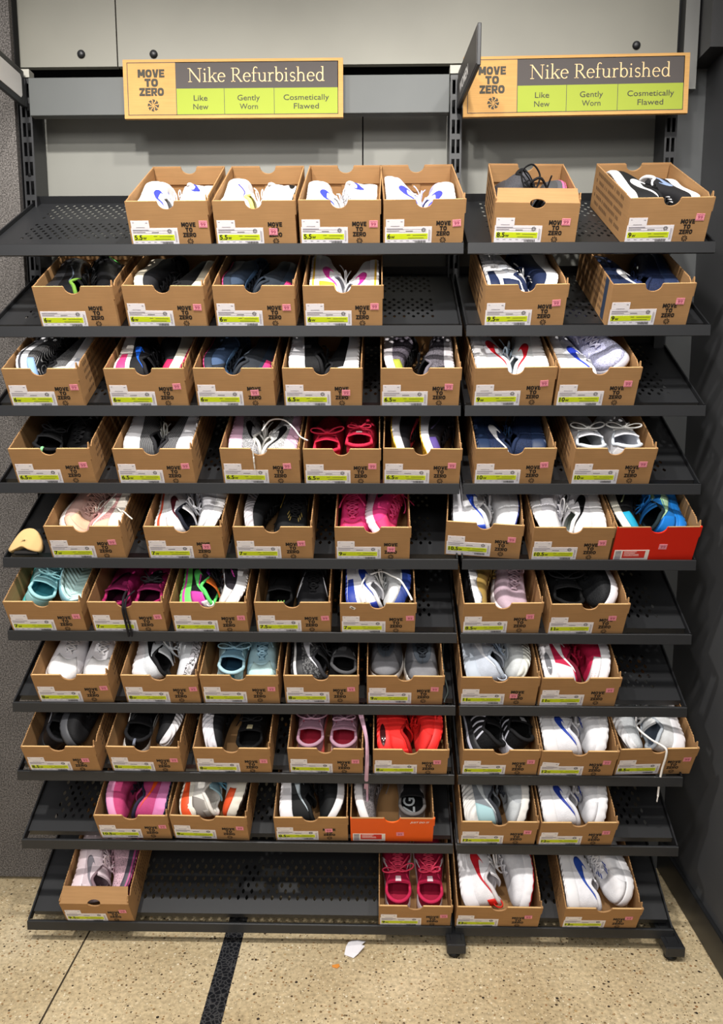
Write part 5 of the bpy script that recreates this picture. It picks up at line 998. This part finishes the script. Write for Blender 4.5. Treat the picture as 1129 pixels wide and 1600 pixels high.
# small silver tag stuck on the box of the blue and white pair
Mb, W_, Lb = BOXM[(5, 4)]
b = MB(); b.box(-.008, .008, -.0012, 0, -.0035, .0035); b.box(-.004, .003, -.0016, -.0012, -.0015, .0012, 1)
bx = [o for o in bpy.data.objects if o.name.startswith('shoe_box') and (o.location-Mb.to_translation()).length < 1e-4][0]
tg = tag(b.build('security_tag', [mat('silver tag', '#d9d6d2', .3, .3), m_blk], bx), 'small silver tag on the box front'); tg.location = (-W_/2+.034, 0, .098); tg.rotation_euler = (0, .55, 0)
# tan foam insole propped at the left end of the fifth shelf
g_ = MB(); n = 26; prof = [(-.046, .0), (-.030, .030), (-.012, .056), (.010, .062), (.028, .052), (.042, .028), (.047, .004), (.038, -.006), (.012, -.001), (-.006, .007), (-.022, .001), (-.040, -.006)]
pr = [(p.x, p.y) for p in crom([(a, c, 0) for a, c in prof] + [(prof[0][0], prof[0][1], 0)], 4)][:-1]
def dome(x, z, k): return .010*(1-((x)/.05)**2) * max(0, 1-((z-.02)/.05)**2) + k
ctr = (0.0, .024); rings = []
for f_ in (1.0, .97, .8, .55, .3, .05): rings.append([(ctr[0]+(x-ctr[0])*f_, -dome(ctr[0]+(x-ctr[0])*f_, ctr[1]+(z-ctr[1])*f_, .004 if f_ < .99 else .001), ctr[1]+(z-ctr[1])*f_) for x, z in pr])
back = [[(x, .005, z) for x, z in pr], [(x*.97, .007, .024+(z-.024)*.97) for x, z in pr]]
A_ = np.array(back[::-1] + rings).transpose(1, 0, 2); g_.grid(A_, 0, True); g_.f.append(tuple(i*len(back+rings) for i in range(len(pr)))); g_.m.append(0); g_.sm.append(False); g_.f.append(tuple(i*len(back+rings)+len(back+rings)-1 for i in range(len(pr)))[::-1]); g_.m.append(0); g_.sm.append(True)
fi = thing('foam_insole', 'curved tan foam insole propped on the left end of the fifth shelf', 'insole', T(-.968, D+.022, ZS[4]+.016) @ RX(math.radians(-28)))
g_.build('foam_pad', mat('tan foam', '#d9b67e', .85, 0, .2, 'suede'), fi)
b = MB(); b.box(-.030, .036, -.004, .012, -.012, -.002); bevel(b.build('dark_base', mat('dark foam', '#191716', .8), fi), .003)
# thin grey cord hanging beside the seventh-shelf grey pair
b = MB(); b.tube(crom([(.196, D+.17, ZS[6]+.150), (.186, D+.12, ZS[6]+.105), (.190, D+.07, ZS[6]+.055), (.196, D+.045, ZS[6]+.024), (.186, D+.022, ZS[6]+.009), (.184, D+.012, ZS[6]+.004)], 6), .0022, 0, 6)
tag(b.build('thin_cord', mat('grey green cord', '#4a5452', .8)), 'thin grey-green cord lying at the right end of the wide seventh shelf', 'cord')
# crumpled paper and orange scrap on the floor
def paper(name, label, cat, pts, h, m, loc):
    b = MB(); n = len(pts); v = [(x, y, z) for x, y, z in pts]; v2 = [(x, y, z-.0006) for x, y, z in pts]
    b.add(v+v2, [tuple(range(n)), tuple(range(n, 2*n))[::-1]] + [(i, n+i, n+(i+1) % n, (i+1) % n) for i in range(n)]); return b
wp = MB(); Q = [(-.026, -.020, .001), (.0, -.034, .0015), (.012, -.024, .006), (.032, .006, .010), (.022, .004, .014), (.034, .030, .006), (.010, .028, .011), (-.006, .038, .003), (-.016, .020, .010), (-.022, .0, .012), (.004, .0, .016), (-.004, -.022, .010)]
F_ = [(0, 1, 11), (0, 11, 9), (1, 2, 11), (11, 2, 10), (9, 11, 10), (9, 10, 8), (2, 3, 4), (2, 4, 10), (10, 4, 6), (4, 5, 6), (8, 10, 6), (8, 6, 7)]
wp.add(Q, F_); o_ = tag(wp.build('paper_scrap', mat('white paper', '#e9e7ec', .7)), 'crumpled white paper scrap on the floor in front of the shelves', 'paper'); o_.location = (-.068, 2.085, 0.0)
sm = o_.modifiers.new('thickness', 'SOLIDIFY'); sm.thickness = .0012; sm.offset = 1
wp = MB(); wp.add([(-.010, -.003, .0006), (.004, -.008, .0008), (.011, .0, .001), (.008, .006, .004), (-.004, .003, .0035), (-.011, .004, .0008)], [(0, 1, 4), (1, 2, 3), (1, 3, 4), (0, 4, 5)])
o_ = tag(wp.build('orange_scrap', mat('orange paper', '#d98a34', .7)), 'tiny orange scrap lying on the aggregate floor', 'scrap'); o_.location = (-.116, 2.018, 0.0)
sm = o_.modifiers.new('thickness', 'SOLIDIFY'); sm.thickness = .0010; sm.offset = 1
wp = MB(); wp.add([(-.016, -.006, .001), (.006, -.010, .001), (.018, .004, .003), (.004, .008, .007), (-.012, .008, .004)], [(0, 1, 3, 4), (1, 2, 3)])
o_ = tag(wp.build('paper_scrap', mat('white paper', '#e9e7ec', .7)), 'small white paper scrap under the left end of the bottom shelf', 'paper'); o_.location = (-.90, 2.30, 0.0)
sm = o_.modifiers.new('thickness', 'SOLIDIFY'); sm.thickness = .0012; sm.offset = 1
